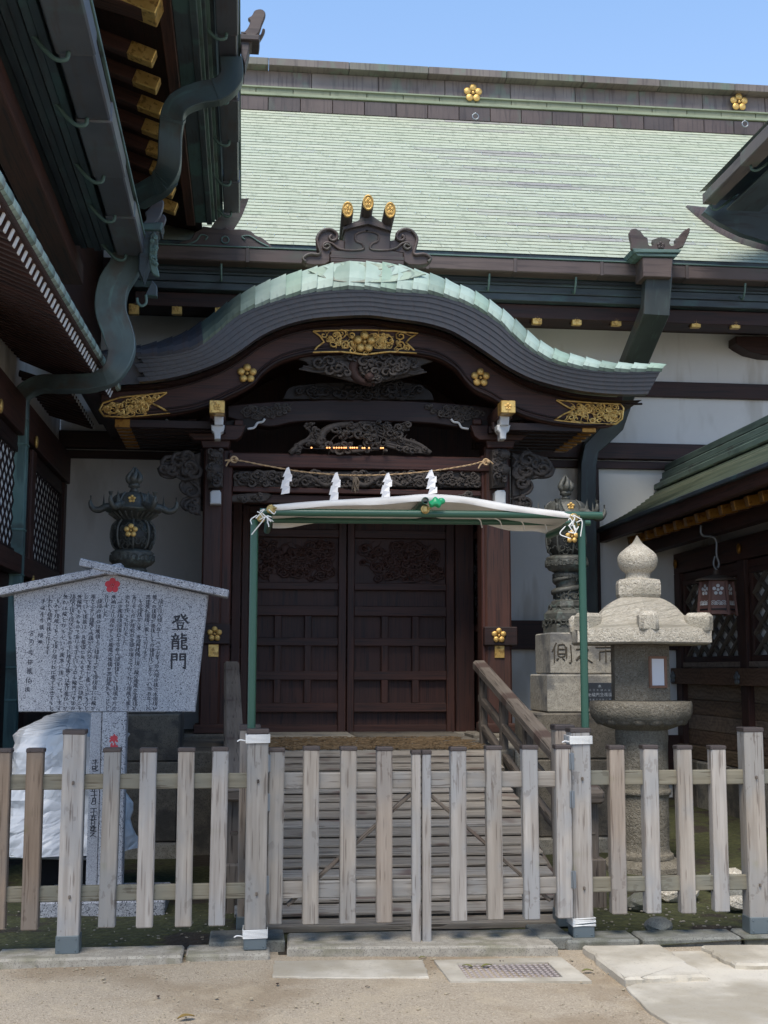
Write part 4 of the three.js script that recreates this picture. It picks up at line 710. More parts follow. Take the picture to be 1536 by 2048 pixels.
// ---------------------------------------------------------------- side hall with two eaves, running towards the viewer
const LX = -2.25;
const side = thing('side_hall', 'dark timbered side hall with stacked copper eaves and lattice windows', 'building', V(-2.4, -0.1, -10));
const zbox = (x0, x1, y0, y1, d0, d1, b = 0.006) => boxMM(x0, x1, y0, y1, -d1, -d0, b, 2);
const yE = (d) => 1.53 + 2.6 + 0.17 * Math.pow(Math.max(0, (d - 6) / 6.3), 1.4), xE = (d) => -1.35 + 0.07 * Math.max(0, (d - 6.5) / 5.8);
{ // wall
  part(side, 'plaster_wall', boxMM(LX - 0.3, LX, -0.1, 6.6, -WALL, -9, 0.002), M.plaster);
  part(side, 'wall_plate', zbox(LX, LX + 0.14, 3.74, 4.1, 9, WALL), M.dark);
  part(side, 'window_head', zbox(LX, LX + 0.08, 3.64, 3.735, 9, WALL), M.deep);
  part(side, 'window_sill', zbox(LX, LX + 0.16, 2.42, 2.6, 9, WALL), M.dark);
  part(side, 'skirt_boards', zbox(LX, LX + 0.05, -0.1, 2.415, 9, WALL), M.black);
  for (const d of [9.2, 12.85, WALL - 0.12]) part(side, 'wall_post', boxMM(LX + 0.005, LX + 0.11, -0.1, 3.735, -d - 0.11, -d + 0.11, 0.01), M.dark);
  for (const [px, py] of [[73, 884], [2, 812], [66, 1163]]) { const q = S(px, py, LX + 0.16); part(side, 'gold_fitting', ball(q.x, q.y, q.z, 0.05, 0.4, 1.3, 0.8), M.gold); }
  for (const [d0, d1] of [[10.9, 12.7], [13.0, 15.0]]) {          // diamond lattice of slats over pale paper
    part(side, 'window_frame', [zbox(LX + 0.002, LX + 0.085, 2.6, 2.66, d0, d1), zbox(LX + 0.002, LX + 0.085, 3.58, 3.64, d0, d1), boxMM(LX + 0.002, LX + 0.085, 2.66, 3.58, -d0 - 0.06, -d0, 0.005), boxMM(LX + 0.002, LX + 0.085, 2.66, 3.58, -d1, -d1 + 0.06, 0.005)], M.deep);
    part(side, 'paper_pane', boxMM(LX + 0.001, LX + 0.05, 2.66, 3.58, -d1 + 0.06, -d0 - 0.06, 0.001), plain(0xf2f0ea, 0.8));
    const za = -d1 + 0.06, zb = -d0 - 0.06, ya = 2.66, yb = 3.58, st = 0.19;
    for (const m of [-1, 1]) for (let c = -2; c < 40; c++) {      // lines y = ya + m*1.7*(z - z0)
      const k = 0.85, z0 = m > 0 ? za - (yb - ya) / k + c * st : za + c * st; let pts = [];
      for (const [zz, yy] of [[z0, ya], [z0 + m * (yb - ya) / k, yb]]) pts.push([zz, yy]);
      let [[z1, y1], [z2, y2]] = pts; const clip = (z) => { const t = (z - z1) / (z2 - z1); return [z, y1 + (y2 - y1) * t]; };
      const lo = Math.max(Math.min(z1, z2), za), hi = Math.min(Math.max(z1, z2), zb); if (hi - lo < 0.02) continue;
      const A = clip(lo), B = clip(hi), xx = LX + (m > 0 ? 0.053 : 0.058);
      part(side, 'lattice_slat', beam(V(xx, A[1], A[0]), V(xx, B[1], B[0]), 0.026, 0.012, 0.003, V(1, 0, 0)), M.deep);
    }
  }
}
{ // lower eave: teal rolled edge, fascia, close-set rafters with white ends
  const ds = []; for (let d = 4.6; d < 12.3; d += 0.24) ds.push(d);
  ds.forEach((d, k) => {
    const rows = []; for (let r = 0; r <= 4; r++) { const s = r / 4, row = []; for (let c = 0; c <= 2; c++) { const dd = d + 0.238 * c / 2, lap = 0.005 * (c / 2); row.push(V(xE(dd) + 0.014 * Math.sin(s * 2.4) - 0.045 * s * s + lap, yE(dd) + 0.1 * s + lap, -dd)); } rows.push(row); }
    rows.unshift(rows[0].map((p) => p.clone().add(V(-0.03, -0.015, 0))));
    part(side, 'edge_sheet', loft(rows, { flat: true }), k % 3 ? M.rim : copperTeal(0xdce6e6));
  });
  const L = (dx, dy, n = 30) => Array.from({ length: n + 1 }, (_, i) => { const d = 4.6 + 7.7 * i / n; return V(xE(d) + dx, yE(d) + dy, -d); });
  part(side, 'fascia_board', loft([L(-0.02, -0.01), L(-0.03, -0.055), L(-0.16, -0.04)], { grain: 2 }), M.dark);
  part(side, 'soffit', loft([L(-0.03, 0.03), L(-0.95, 0.40)], { grain: 2 }), M.black);
  part(side, 'roof_sheet', loft([L(-0.06, 0.1), L(-0.5, 0.36), L(-0.75, 0.6)], { grain: 2 }), M.roof[1]);
  for (let d = 4.8; d < 12.3; d += 0.138) {
    const A = V(xE(d) - 0.06, yE(d) - 0.075, -d), B = V(xE(d) - 0.93, yE(d) + 0.27, -d), r = part(side, 'rafter', beam(A, B, 0.04, 0.085, 0.003), M.black), u = A.clone().sub(B).normalize();
    part(r, 'white_end', beam(A.clone().addScaledVector(u, 0.001), A.clone().addScaledVector(u, 0.012), 0.04, 0.085, 0.002), M.white);
  }
  for (let d = 12.4; d < 14.4; d += 0.16) { const x = -1.75, y = 4.28, r = part(side, 'rafter', beam(V(x, y, -d), V(x - 0.5, y + 0.15, -d), 0.05, 0.06, 0.003), M.black); part(r, 'white_end', boxAt(x + 0.004, y, -d, 0.01, 0.055, 0.045, 0.002), M.white); }
  part(side, 'eave_beam', zbox(-1.72, -1.6, 4.36, 4.5, 12.3, 14.6), M.black);
}
{ // upper storey: wall, gutter below, roof above with gold-tipped rafters
  part(side, 'upper_wall', zbox(LX - 0.1, -1.75, 5.0, 7.0, 4.2, WALL - 0.4), M.black);
  part(side, 'purlin', zbox(-1.72, -1.5, 4.98, 5.16, 4.2, 11.2), M.dark);
  part(side, 'soffit', loft([[V(-1.08, 5.32, -4.2), V(-1.08, 5.32, -11)], [V(-1.8, 5.5, -4.2), V(-1.8, 5.5, -11)]], { flat: true, grain: 2 }), M.dark2);
  for (let k = 0; k < 6; k++) part(side, 'eave_layer', zbox(-1.255 - k * 0.06, -1.20 - k * 0.06, 5.205 + (k % 2) * 0.016 + k * 0.008, 5.3, 4.2, 10.95, 0.004), k % 2 ? M.dark2 : M.dark3);
  part(side, 'roof_sheet', loft([[V(-1.0, 5.36, -4.2), V(-1.0, 5.36, -11.0)], [V(-1.76, 5.85, -4.2), V(-1.76, 5.85, -11.0)]], { flat: true, grain: 2 }), M.roof[0]);
  for (let d = 9.67 - 0.475, k = 3; d < 13.4; d += 0.475, k++) {
    if (k === 3) d = 8.95; if (k === 4) d = 9.66;
    const A = V(-0.80, 6.40, -d), B = V(-1.8, 6.76, -d), u = B.clone().sub(A).normalize(), big = k === 3, s = big ? 2 : 1;
    const tip = big ? V(-0.70, 6.46, -d) : A, r = part(side, 'rafter', beam(tip, B, 0.10 * s, 0.11 * s, 0.006), M.dark);
    part(r, 'gold_cap', beam(tip.clone().addScaledVector(u, -0.012), tip.clone().addScaledVector(u, 0.2 * (big ? 1.5 : 1)), 0.108 * s, 0.118 * s, 0.006), M.gold);
  }
  part(side, 'soffit', loft([[V(-0.55, 6.56, -4), V(-0.55, 6.56, -WALL)], [V(-1.8, 6.98, -4), V(-1.8, 6.98, -WALL)]], { flat: true, grain: 2 }), M.black);
  part(side, 'fascia_board', zbox(-0.72, -0.62, 6.48, 6.62, 4, 13.7), M.dark);
  part(side, 'fascia_sheet', zbox(-0.62, -0.47, 6.52, 6.67, 4, 13.7), M.dark2);
  for (let k = 0; k < 5; k++) part(side, 'eave_layer', zbox(-0.49 + k * 0.03, -0.43 + k * 0.03, 6.50 + k * 0.03, 6.54 + k * 0.03, 4, 13.7), k % 2 ? M.teal : M.dark2);
  part(side, 'upper_roof', loft([[V(-0.26, 6.80, -3), V(-0.26, 6.80, -13.8)], [V(-1.7, 7.6, -3), V(-1.7, 7.6, -15)], [V(-3.6, 9.2, -3), V(-3.6, 9.2, -17)]], { flat: true, grain: 2 }), M.roof[0]);
}
function gutterRun(name, label, x0, x1, y0, y1, joints, hookX, mat) {
  const g = thing(name, label, 'gutter', V((x0 + x1) / 2, y0, -joints[0]));
  for (let i = 0; i < joints.length - 1; i++) {
    const k = (i % 2) * 0.011; part(g, 'gutter_length', zbox(x0 + k, x1 - k, y0 + k, y1 - k, joints[i], joints[i + 1] - 0.004, 0.012), mat[i % mat.length]);
    const s = hookX < x0 ? -1 : 1, xm = s < 0 ? x0 : x1, d = joints[i + 1] - 0.05, q = (a, b) => V(xm - s * a, b, -d);
    part(g, 'gutter_hook', tube(smooth([V(hookX, y1, -d), V(xm + s * 0.03, y0 - 0.02, -d), q(0.03, y0 - 0.055), q(0.075, y0 - 0.045), q(0.085, y0 + 0.0)], 16), 0.014, 7), M.teal);
  }
  part(g, 'gutter_lip', zbox(x1 - 0.012, x1 + 0.012, y1 - 0.01, y1 + 0.02, joints[0], joints[joints.length - 1], 0.004), M.teal);
  return g;
}
gutterRun('side_gutter', 'dark copper gutter with curved hooks under the lower roof edge', -1.17, -0.93, 5.15, 5.31, [4.3, 5.3, 6.3, 7.2, 8.1, 9.08, 9.9, 10.85], -1.35, M.slate);
gutterRun('side_gutter', 'high copper gutter beside the gold-tipped rafters, edged against the sky', -0.30, -0.12, 6.57, 6.73, [6.4, 7.6, 8.6, 9.55, 10.7, 11.6, 12.6, 13.5], -0.45, M.slate);

// flame-shaped finials of a rain head; outline in photo pixels on plane d
const finial = (pts, d, t = 0.05) => slab(smooth([...pts, pts[0]].map(([x, y]) => W(x, y, d)), 40).slice(0, -1), -d, t, 0.008);
{ // rain head and pipe on the high gutter, curling down to the lower one
  const d = 9.9, t = thing('downpipe', 'dark copper pipe curling from the high gutter to the lower one', 'downpipe', W(300, 390, d));
  const p = smooth([W(462, 120, d), W(462, 158, d), W(440, 182, d), W(395, 192, d), W(354, 214, d), W(342, 260, d + 0.1), W(338, 330, d + 0.2), W(324, 366, d + 0.4), W(298, 384, d + 0.55), W(276, 396, d + 0.65)], 60);
  part(t, 'pipe', sweep(p, 0.19, 0.12, (k, tt) => new THREE.Vector3().crossVectors(tt, V(0, 0, 1)), 0.12), M.pipeDark);
  for (const i of [14, 30, 44]) part(t, 'pipe_seam', sweep(p.slice(i, i + 2), 0.2, 0.13, (k, tt) => new THREE.Vector3().crossVectors(tt, V(0, 0, 1)), 0.12), M.pipeDark);
  const h = 10.0, rh = part(t, 'rain_head', [slab([[482, 110], [482, 62], [512, 62], [512, 78], [500, 86], [498, 100], [490, 130]].map(([x, y]) => W(x, y, h)), -h, 0.2, 0.01), slab([[480, 82], [480, 70], [520, 72], [518, 84]].map(([x, y]) => W(x, y, h)), -h + 0.03, 0.26, 0.008)], M.brown[2]);
  part(rh, 'finial', finial([[486, 66], [496, 54], [500, 42], [496, 36], [504, 30], [510, 20], [524, 18], [531, 26], [524, 48], [516, 68], [500, 72]], h - 0.02), M.brown[1]); part(rh, 'finial', finial([[514, 76], [522, 66], [526, 56], [530, 58], [524, 74], [516, 84]], h + 0.1), M.brown[1]);
}
{ // the lower pipe: from the low gutter past the gable end and down the wall
  const d = 11.0, t = thing('downpipe', 'teal copper downpipe bending past the gable end and down the lattice wall', 'downpipe', W(14, 1690, 12.1));
  const pts = [[258, 490, 11], [252, 530, 11], [228, 572, 11], [222, 620, 11], [238, 672, 11], [243, 704, 11], [226, 746, 11], [190, 764, 11.2], [130, 768, 11.6], [72, 772, 12], [44, 792, 12.1], [40, 840, 12.1], [36, 960, 12.1]].map(([x, y, k]) => W(x, y, k));
  const bottom = V(pts[12].x, -0.06, pts[12].z);
  part(t, 'wall_pipe', sweep([pts[11], pts[12], bottom], 0.155, 0.13, V(1, 0, 0), 0.12), copperTeal(0xa4bcc0));
  part(t, 'pipe', sweep(smooth(pts.slice(0, 12), 90), (k) => mix(0.27, 0.155, ss(0.35, 0.62, k)), (k) => 0.13, (k, tt) => new THREE.Vector3().crossVectors(tt, V(0, 0, 1)), 0.12), M.pipe);
  for (const py of [890, 1060, 1150, 1335, 1400, 1560]) { const q = W(36, py, 12.1); part(t, 'pipe_collar', boxAt(pts[12].x, q.y, q.z, 0.172, 0.022, 0.15, 0.006), copperTeal(0xa4bcc0)); }
  const h = 10.75, rh = part(t, 'rain_head', [slab([[278, 470], [282, 446], [316, 444], [318, 462], [306, 480], [300, 520], [286, 560], [276, 540]].map(([x, y]) => W(x, y, h)), -h, 0.2, 0.012), slab([[274, 462], [276, 448], [326, 446], [322, 462]].map(([x, y]) => W(x, y, h)), -h + 0.03, 0.26, 0.01), slab([[290, 590], [304, 560], [314, 572], [314, 592]].map(([x, y]) => W(x, y, h)), -h, 0.1, 0.008)], M.dark2);
  part(rh, 'finial', finial([[282, 448], [292, 438], [290, 424], [298, 416], [300, 404], [312, 396], [326, 400], [326, 416], [316, 440], [304, 450]], h - 0.02), M.slate[0]); part(rh, 'finial', finial([[310, 450], [318, 436], [326, 428], [332, 436], [322, 456]], h + 0.06), M.slate[0]);
  part(rh, 'leaf_ornament', [finial([[300, 470], [308, 462], [316, 482], [312, 520], [318, 552], [306, 548], [298, 520]], h - 0.05, 0.04), scrolls([[300, 465], [316, 465], [316, 545], [300, 545]].map(([x, y]) => { const q = W(x, y, h); return [q.x, q.y]; }), -h + 0.04, { n: 10, r: 0.01, size: 0.03, seed: 7, rise: 0.01 })], M.teal);
  part(rh, 'hook', tube(smooth([W(292, 590, h), W(292, 606, h), W(284, 612, h), W(276, 606, h), W(274, 596, h)], 14), 0.012, 6), M.teal);
}
{ // the main gutter's rain head and pipe
  const d = EAVE - 0.25, t = thing('downpipe', 'brown copper downpipe slanting under the main eave behind the gable end', 'downpipe', V(W(1172, 1240, 15).x, -0.05, -15));
  const pts = [[1314, 512, d], [1314, 560, d], [1310, 622, d], [1266, 728, 14.4], [1240, 800, 14.85], [1226, 850, 14.95], [1200, 878, 14.98], [1180, 898, 15], [1174, 930, 15], [1173, 1000, 15]].map(([x, y, k]) => W(x, y, k));
  const wd = (k) => mix(0.31, 0.2, ss(0.25, 0.7, k));
  part(t, 'pipe', sweep([...pts, V(pts[9].x, -0.04, pts[9].z)], wd, 0.16, V(1, 0, 0), 0.12), pipeCopper(0x8c8684));
  const q = (a) => a.map(([x, y]) => W(x, y, d - 0.15)), dd = d - 0.15;
  const rh = part(t, 'rain_head', [slab(q([[1284, 515], [1345, 517], [1342, 556], [1286, 554]]), -dd + 0.02, 0.3, 0.01)], M.brown[0]);
  part(rh, 'rim', [slab(q([[1266, 508], [1356, 509], [1360, 502], [1262, 500]]), -dd + 0.06, 0.36, 0.008), slab(q([[1274, 514], [1350, 516], [1354, 510], [1268, 508]]), -dd + 0.04, 0.34, 0.006)], M.teal);
  part(rh, 'finial', [finial([[1282, 502], [1264, 500], [1262, 484], [1258, 468], [1266, 456], [1282, 462], [1288, 472], [1296, 476], [1296, 486], [1300, 491], [1306, 490], [1304, 480], [1314, 476], [1322, 473], [1332, 476], [1342, 479], [1338, 486], [1344, 491], [1350, 488], [1350, 478], [1358, 474], [1364, 464], [1380, 455], [1380, 462], [1358, 502]], dd - 0.05, 0.05)], M.brown[1]);
  const c = W(1322, 490, dd - 0.06); part(rh, 'plum_crest', plum(c.x, c.y, c.z, 0.045, 0.4), M.brown[2]);
}
// ---------------------------------------------------------------- opposite hall: only its high eave shows
{
  const t = thing('opposite_hall', 'eave of a second side hall jutting over the green roof', 'building', V(6, 6, -10));
  part(t, 'eave_soffit', loft([[V(5.2, 6.74, -3.5), V(5.2, 6.74, -12.9)], [V(7.2, 7.3, -3.5), V(7.2, 7.3, -14.2)]], { flat: true, grain: 2 }), M.dark3);
  for (let k = 0; k < 5; k++) part(t, 'eave_layer', zbox(5.27 + k * 0.05, 5.65, 6.62 + k * 0.03, 6.645 + k * 0.03, 3.5, 12.9), M.dark2);
  part(t, 'roof_sheet', loft([[V(5.0, 6.86, -3), V(5.0, 6.86, -13.0)], [V(6.6, 7.7, -3), V(6.6, 7.7, -14.4)], [V(8.4, 9.4, -3), V(8.4, 9.4, -16)]], { flat: true, grain: 2 }), M.roof[0]);
  gutterRun('side_gutter', 'brown copper gutter slanting against the pale green roof', 4.98, 5.16, 6.66, 6.81, [8.4, 9.6, 10.8, 11.8, 12.9], 5.4, [copperBrown(0xe8e4e2), copperBrown(0xdcd8d8)]);
  const lo = smooth([[1370, 416], [1398, 440], [1440, 470], [1485, 491], [1545, 508]].map(([x, y]) => onRoof(x, y)), 24), up = lo.map((p, i) => p.clone().add(V(0.02, 0.03 + 0.15 * Math.min(1, i / 7), 0.03)));
  part(t, 'end_wall', slab([[1408, 424], [1440, 446], [1485, 468], [1545, 486], [1545, 300], [1424, 404]].map(([x, y]) => W(x, y, 13.3)), -13.3, 0.1, 0.002), M.dark2);
  solo('valley_flashing', [loft([lo, up, up.map((p) => p.clone().add(V(0.16, 0.0, -0.02))), lo.map((p) => p.clone().add(V(0.22, -0.02, -0.02)))])], M.brown[0], 'curved brown copper flashing between the two green roofs', 'flashing');
  const l2 = smooth([[420, 458], [440, 428], [452, 412], [466, 400]].map(([x, y]) => W(x, y, 13.72)), 20), u2 = smooth([[466, 462], [482, 436], [492, 412], [498, 396]].map(([x, y]) => W(x, y, 13.78)), 20);
  solo('valley_flashing', [loft([l2, u2])], M.brown[1], 'short pale flashing where the high gutter meets the green roof', 'flashing');
}
const rampMid = rampWood(0xb8b0a8);
// ---------------------------------------------------------------- low corridor beside the lantern
{
  const X = 5.36, t = thing('corridor', 'low corridor with copper roof, diamond lattice windows and board wall', 'building', V(5.4, -0.1, -12));
  t.position.add(V(0.1, 0.03, 0));
  const z0 = 7.5;
  part(t, 'plaster_wall', boxMM(X + 0.02, X + 0.3, -0.1, 4.0, -WALL, -z0, 0.002), M.plaster);
  const E = [4.28, 3.25], T = [5.14, 3.8], n = 15;
  for (let k = 0; k < n; k++) {
    const a = k / n, b = (k + 1.2) / n, sg = -0.05 * Math.sin(a * 3.14), A = [mix(E[0], T[0], a), mix(E[1], T[1], a) + sg], B = [mix(E[0], T[0], b), mix(E[1], T[1], b) - 0.05 * Math.sin(b * 3.14)];
    part(t, 'roof_course', loft([[V(A[0], A[1] - 0.01, -z0), V(A[0], A[1] - 0.01, -WALL)], [V(A[0], A[1] + 0.022, -z0), V(A[0], A[1] + 0.022, -WALL)], [V(B[0], B[1], -z0), V(B[0], B[1], -WALL)]], { flat: true, grain: 2 }), roofGreen([0xb4b8b0, 0xa8b0a8, 0xbcbeb4][k % 3]));
  }
  const rz = [[5.02, 3.76, 0.09], [5.1, 3.83, 0.09], [5.13, 3.91, 0.09], [5.16, 4.0, 0.1]];
  rz.forEach(([x, y, h], k) => part(t, 'ridge_layer', zbox(x, 6.0 - k * 0.04, y, y + h - 0.012, z0, WALL - 0.02, 0.012), k % 2 ? copperTeal(0x8a928e) : copperTeal(0x9ca4a0)));
  part(t, 'eave_fascia', zbox(4.31, 4.4, 3.09, 3.245, z0, WALL - 0.01), M.dark);
  part(t, 'eave_lip', zbox(4.255, 4.31, 3.205, 3.248, z0, WALL - 0.01), M.dark3);
  part(t, 'soffit', loft([[V(4.36, 3.16, -z0), V(4.36, 3.16, -WALL)], [V(5.4, 3.3, -z0), V(5.4, 3.3, -WALL)]], { flat: true, grain: 2 }), M.black);
  part(t, 'eave_purlin', zbox(4.78, 4.92, 2.93, 3.1, z0, WALL - 0.01), M.black);
  for (let d = 14.6; d > 8; d -= 0.325) { const r = part(t, 'rafter', beam(V(4.52, 3.06, -d), V(5.34, 3.2, -d), 0.085, 0.09, 0.004), M.dark); part(r, 'gold_tip', beam(V(4.5, 3.055, -d), V(4.66, 3.083, -d), 0.093, 0.098, 0.004), M.goldDull); }
  // posts, rails, lattice
  part(t, 'wall_plate', zbox(X - 0.1, X + 0.03, 2.7, 2.95, z0, WALL), M.dark);
  part(t, 'window_head', zbox(X - 0.06, X + 0.02, 2.6, 2.69, z0, WALL), M.dark);
  for (const d of [15.08, 13.05, 10.9, 8.7]) { part(t, 'wall_post', boxMM(X - 0.11, X + 0.02, 0.3, 2.7, -d - 0.1, -d + 0.1, 0.01), M.dark); const q = V(X - 0.15, 2.82, -d); part(t, 'gold_fitting', ball(q.x + 0.03, q.y, q.z, 0.05, 0.5, 1.2, 0.8), M.goldDull); const c = plum(0, 0, 0, 0.075, 0.5).rotateY(-Math.PI / 2).translate(X - 0.19, 1.42, -d); part(t, 'plum_crest', c, M.steel); }
  part(t, 'paper_pane', zbox(X + 0.0, X + 0.022, 1.6, 2.6, z0, WALL - 0.02, 0.001), plain(0xf2f0ea, 0.8));
  part(t, 'window_sill', zbox(X - 0.18, X + 0.02, 1.34, 1.53, z0, WALL - 0.02), boardWood(0xc0a898));
  part(t, 'sill_board', zbox(X - 0.09, X + 0.02, 1.535, 1.6, z0, WALL - 0.02), M.board);
  for (let k = 0; k < 4; k++) part(t, 'wall_board', zbox(X - 0.04, X + 0.02, 0.62 + k * 0.18, 0.795 + k * 0.18, z0, WALL - 0.02, 0.006), k % 2 ? M.board : boardWood(0xe0d4c8));
  part(t, 'base_beam', zbox(X - 0.14, X + 0.02, 0.46, 0.615, z0, WALL - 0.02, 0.01), boardWood(0xc8c4b4));
  for (let k = 0; k < 9; k++) part(t, 'foundation_stone', boxMM(X - 0.2, X + 0.1, -0.1, 0.455, -WALL + 0.02 + k * 0.86, -WALL + 0.02 + (k + 1) * 0.86 - 0.012, 0.015, 2), k % 2 ? M.ped : M.pedDark);
  for (const [d0, d1] of [[13.2, 14.95], [11.05, 12.9]]) {
    part(t, 'window_frame', [zbox(X - 0.08, X - 0.002, 1.6, 1.665, d0, d1), zbox(X - 0.08, X - 0.002, 2.54, 2.6, d0, d1), boxMM(X - 0.08, X - 0.002, 1.665, 2.54, -d0 - 0.07, -d0, 0.005), boxMM(X - 0.08, X - 0.002, 1.665, 2.54, -d1, -d1 + 0.07, 0.005)], M.dark);
    const za = -d1 + 0.07, zb = -d0 - 0.07, ya = 1.665, yb = 2.54, st = 0.33;
    for (const m of [-1, 1]) for (let c = -6; c < 20; c++) {
      const k = 0.66, z1 = za + c * st + (m > 0 ? -(yb - ya) / k : 0), z2 = z1 + m * (yb - ya) / k, lo = Math.max(Math.min(z1, z2), za), hi = Math.min(Math.max(z1, z2), zb); if (hi - lo < 0.03) continue;
      const yy = (z) => ya + (yb - ya) * (z - z1) / (z2 - z1), xx = X - (m > 0 ? 0.05 : 0.03);
      part(t, 'lattice_slat', beam(V(xx, yy(lo), lo), V(xx, yy(hi), hi), 0.034, 0.05, 0.003, V(1, 0, 0)), rampMid);
    }
  }
}
// ---------------------------------------------------------------- fence, gate leaves, ramp, canopy
let FD = 7.15; const fx = (px, d = FD) => W(px, 1680, d).x, fy = (py, d = FD) => Yat(835, py, d);
let FY; const setFD = (d) => { FD = d; FY = { postTop: fy(1459), top: fy(1495), bottom: fy(1846), rail1: [fy(1575), fy(1545)], rail2: [fy(1794), fy(1763)] }; };
setFD(7.15);
const pick = (t, name, px, w, dep, y0, y1, mat, d = FD + 0.05, capH = 0.025) => {
  const x = fx(px), h = y1 - y0, g = cbox(w, h, dep, 0.006, 1).rotateZ(name === 'picket' ? rr(-0.006, 0.006) : 0).rotateY(rr(-0.03, 0.03)).translate(x, (y0 + y1) / 2, -d);
  const m = part(t, name, g, mat);
  const cap = part(m, 'cap', [boxAt(x, y1 - capH / 2 + 0.005, -d, w + 0.008, capH, dep + 0.008, 0.005), ball(x - w * 0.3, y1 - capH * 0.4, -d + dep / 2 + 0.004, 0.0035, 1, 1, 1, 6, 4), ball(x + w * 0.3, y1 - capH * 0.4, -d + dep / 2 + 0.004, 0.0035, 1, 1, 1, 6, 4)], M.cap);
  return m;
};
const braceWood = M.rail;
const fm = () => M.fence[Math.floor(rnd() * 4)];
function fenceRun(label, posts, pickets, a, b, jit) {
  const t = thing('picket_fence', label, 'fence', V((fx(a) + fx(b)) / 2, 0, -FD - 0.05));
  for (const [px, brown] of posts) {
    const m = pick(t, 'post', px, 0.118, 0.118, 0.003, FY.postTop, brown ? M.fenceBrown : fm(), FD + 0.06, 0.028), x = fx(px);
    part(m, 'shoe', [boxAt(x, 0.05, -FD - 0.06, 0.126, 0.1, 0.126, 0.006), ...[[-1, 0.02], [1, 0.02], [-1, 0.08], [1, 0.08]].map(([s, yy]) => ball(x + s * 0.045, yy, -FD + 0.004, 0.005, 1, 1, 1, 6, 4))], M.shoe);
    for (const yy of [fy(1560), fy(1782)]) part(m, 'peg', boxAt(x + 0.005, yy, -FD + 0.004, 0.012, 0.02, 0.016, 0.003), M.railDark);
  }
  for (const [px, m] of pickets) pick(t, 'picket', px, 0.09, 0.075, FY.bottom + jit + rr(-0.004, 0.004), FY.top + rr(-0.003, 0.003), m ? M.fenceBrown : fm());
  for (const r of [FY.rail1, FY.rail2]) part(t, 'rail', boxMM(fx(a), fx(b), r[0], r[1], -FD - 0.075, -FD - 0.04, 0.005, 0), M.fenceRail);
  return t;
}
fenceRun('weathered picket fence with capped pickets before the granite sign', [[141, 0], [513, 0]], [[-78, 1], [-3, 1], [63, 1], [218, 0], [292, 0], [369, 0], [437, 0]], -110, 513, 0);
setFD(7.27);
fenceRun('weathered picket fence with capped pickets before the stone lantern', [[1165, 0], [1515, 0]], [[1239, 0], [1307, 0], [1376, 0], [1444, 0], [1590, 0]], 1165, 1640, 0.02);
setFD(7.2);
// rear brace posts
for (const [px, l] of [[1128, 'shorter brace post behind the gate post by the stone lantern'], [497, 'brace post hidden behind the gate post by the sign']]) {
  const d = 7.75, x = W(px, 1660, d).x, y1 = Yat(px, 1453, d), t = thing('brace_post', l, 'post', V(x, 0, -d), 'brace posts behind the gate posts');
  part(t, 'post', boxMM(x - 0.06, x + 0.06, -0.02, y1, -d - 0.06, -d + 0.06, 0.006), M.fence[1]); part(t, 'cap', boxAt(x, y1 - 0.005, -d, 0.13, 0.035, 0.13, 0.006), M.cap); part(t, 'shoe', boxAt(x, 0.03, -d, 0.13, 0.1, 0.13, 0.006), M.shoe);
  const gx = fx(px > 800 ? 1165 : 513); for (const yy of [Yat(px, 1648, d)]) part(t, 'tie_bar', beam(V(x, yy, -d), V(gx, yy, -7.36), 0.05, 0.09, 0.004), braceWood);
}
function gateLeaf(label, list, stile, a, b, hx) {
  const t = thing('fence_gate', label, 'gate', V((fx(a) + fx(b)) / 2, FY.bottom, -FD - 0.05));
  for (const px of list) pick(t, 'picket', px, 0.09, 0.07, FY.bottom + rr(-0.004, 0.004), FY.top + rr(-0.006, 0.006), fm());
  pick(t, 'meeting_stile', stile, 0.05, 0.06, fy(1889), fy(1503), fm());
  const yu = [fy(1578), fy(1546)], yl = [fy(1796), fy(1762)];
  for (const r of [yu, yl]) part(t, 'rail', boxMM(fx(a), fx(b), r[0], r[1], -FD - 0.085, -FD - 0.05, 0.005, 0), M.fence[3]);
  const s = hx < 800 ? 1 : -1; part(t, 'diagonal_brace', beam(V(fx(stile) - s * 0.02, fy(1590), -FD - 0.1), V(fx(hx) + s * 0.12, fy(1812), -FD - 0.1), 0.02, 0.05, 0.004, V(0, 0, 1)), braceWood);
  for (const py of [1525, 1602, 1765]) { const y = fy(py); part(t, 'hinge', [tube([V(fx(hx), y - 0.05, -FD - 0.004), V(fx(hx), y + 0.05, -FD - 0.004)], 0.006, 8), boxAt(fx(hx), y, -FD - 0.012, 0.03, 0.095, 0.006, 0.002)], M.steel); }
}
gateLeaf('gate leaf of grey pickets hung on the lashed post by the sign', [551, 622, 697, 770], 834, 536, 838, 534);
gateLeaf('gate leaf of grey pickets hung on the lashed post by the lantern', [919, 991, 1064, 1131], 855, 850, 1146, 1147);
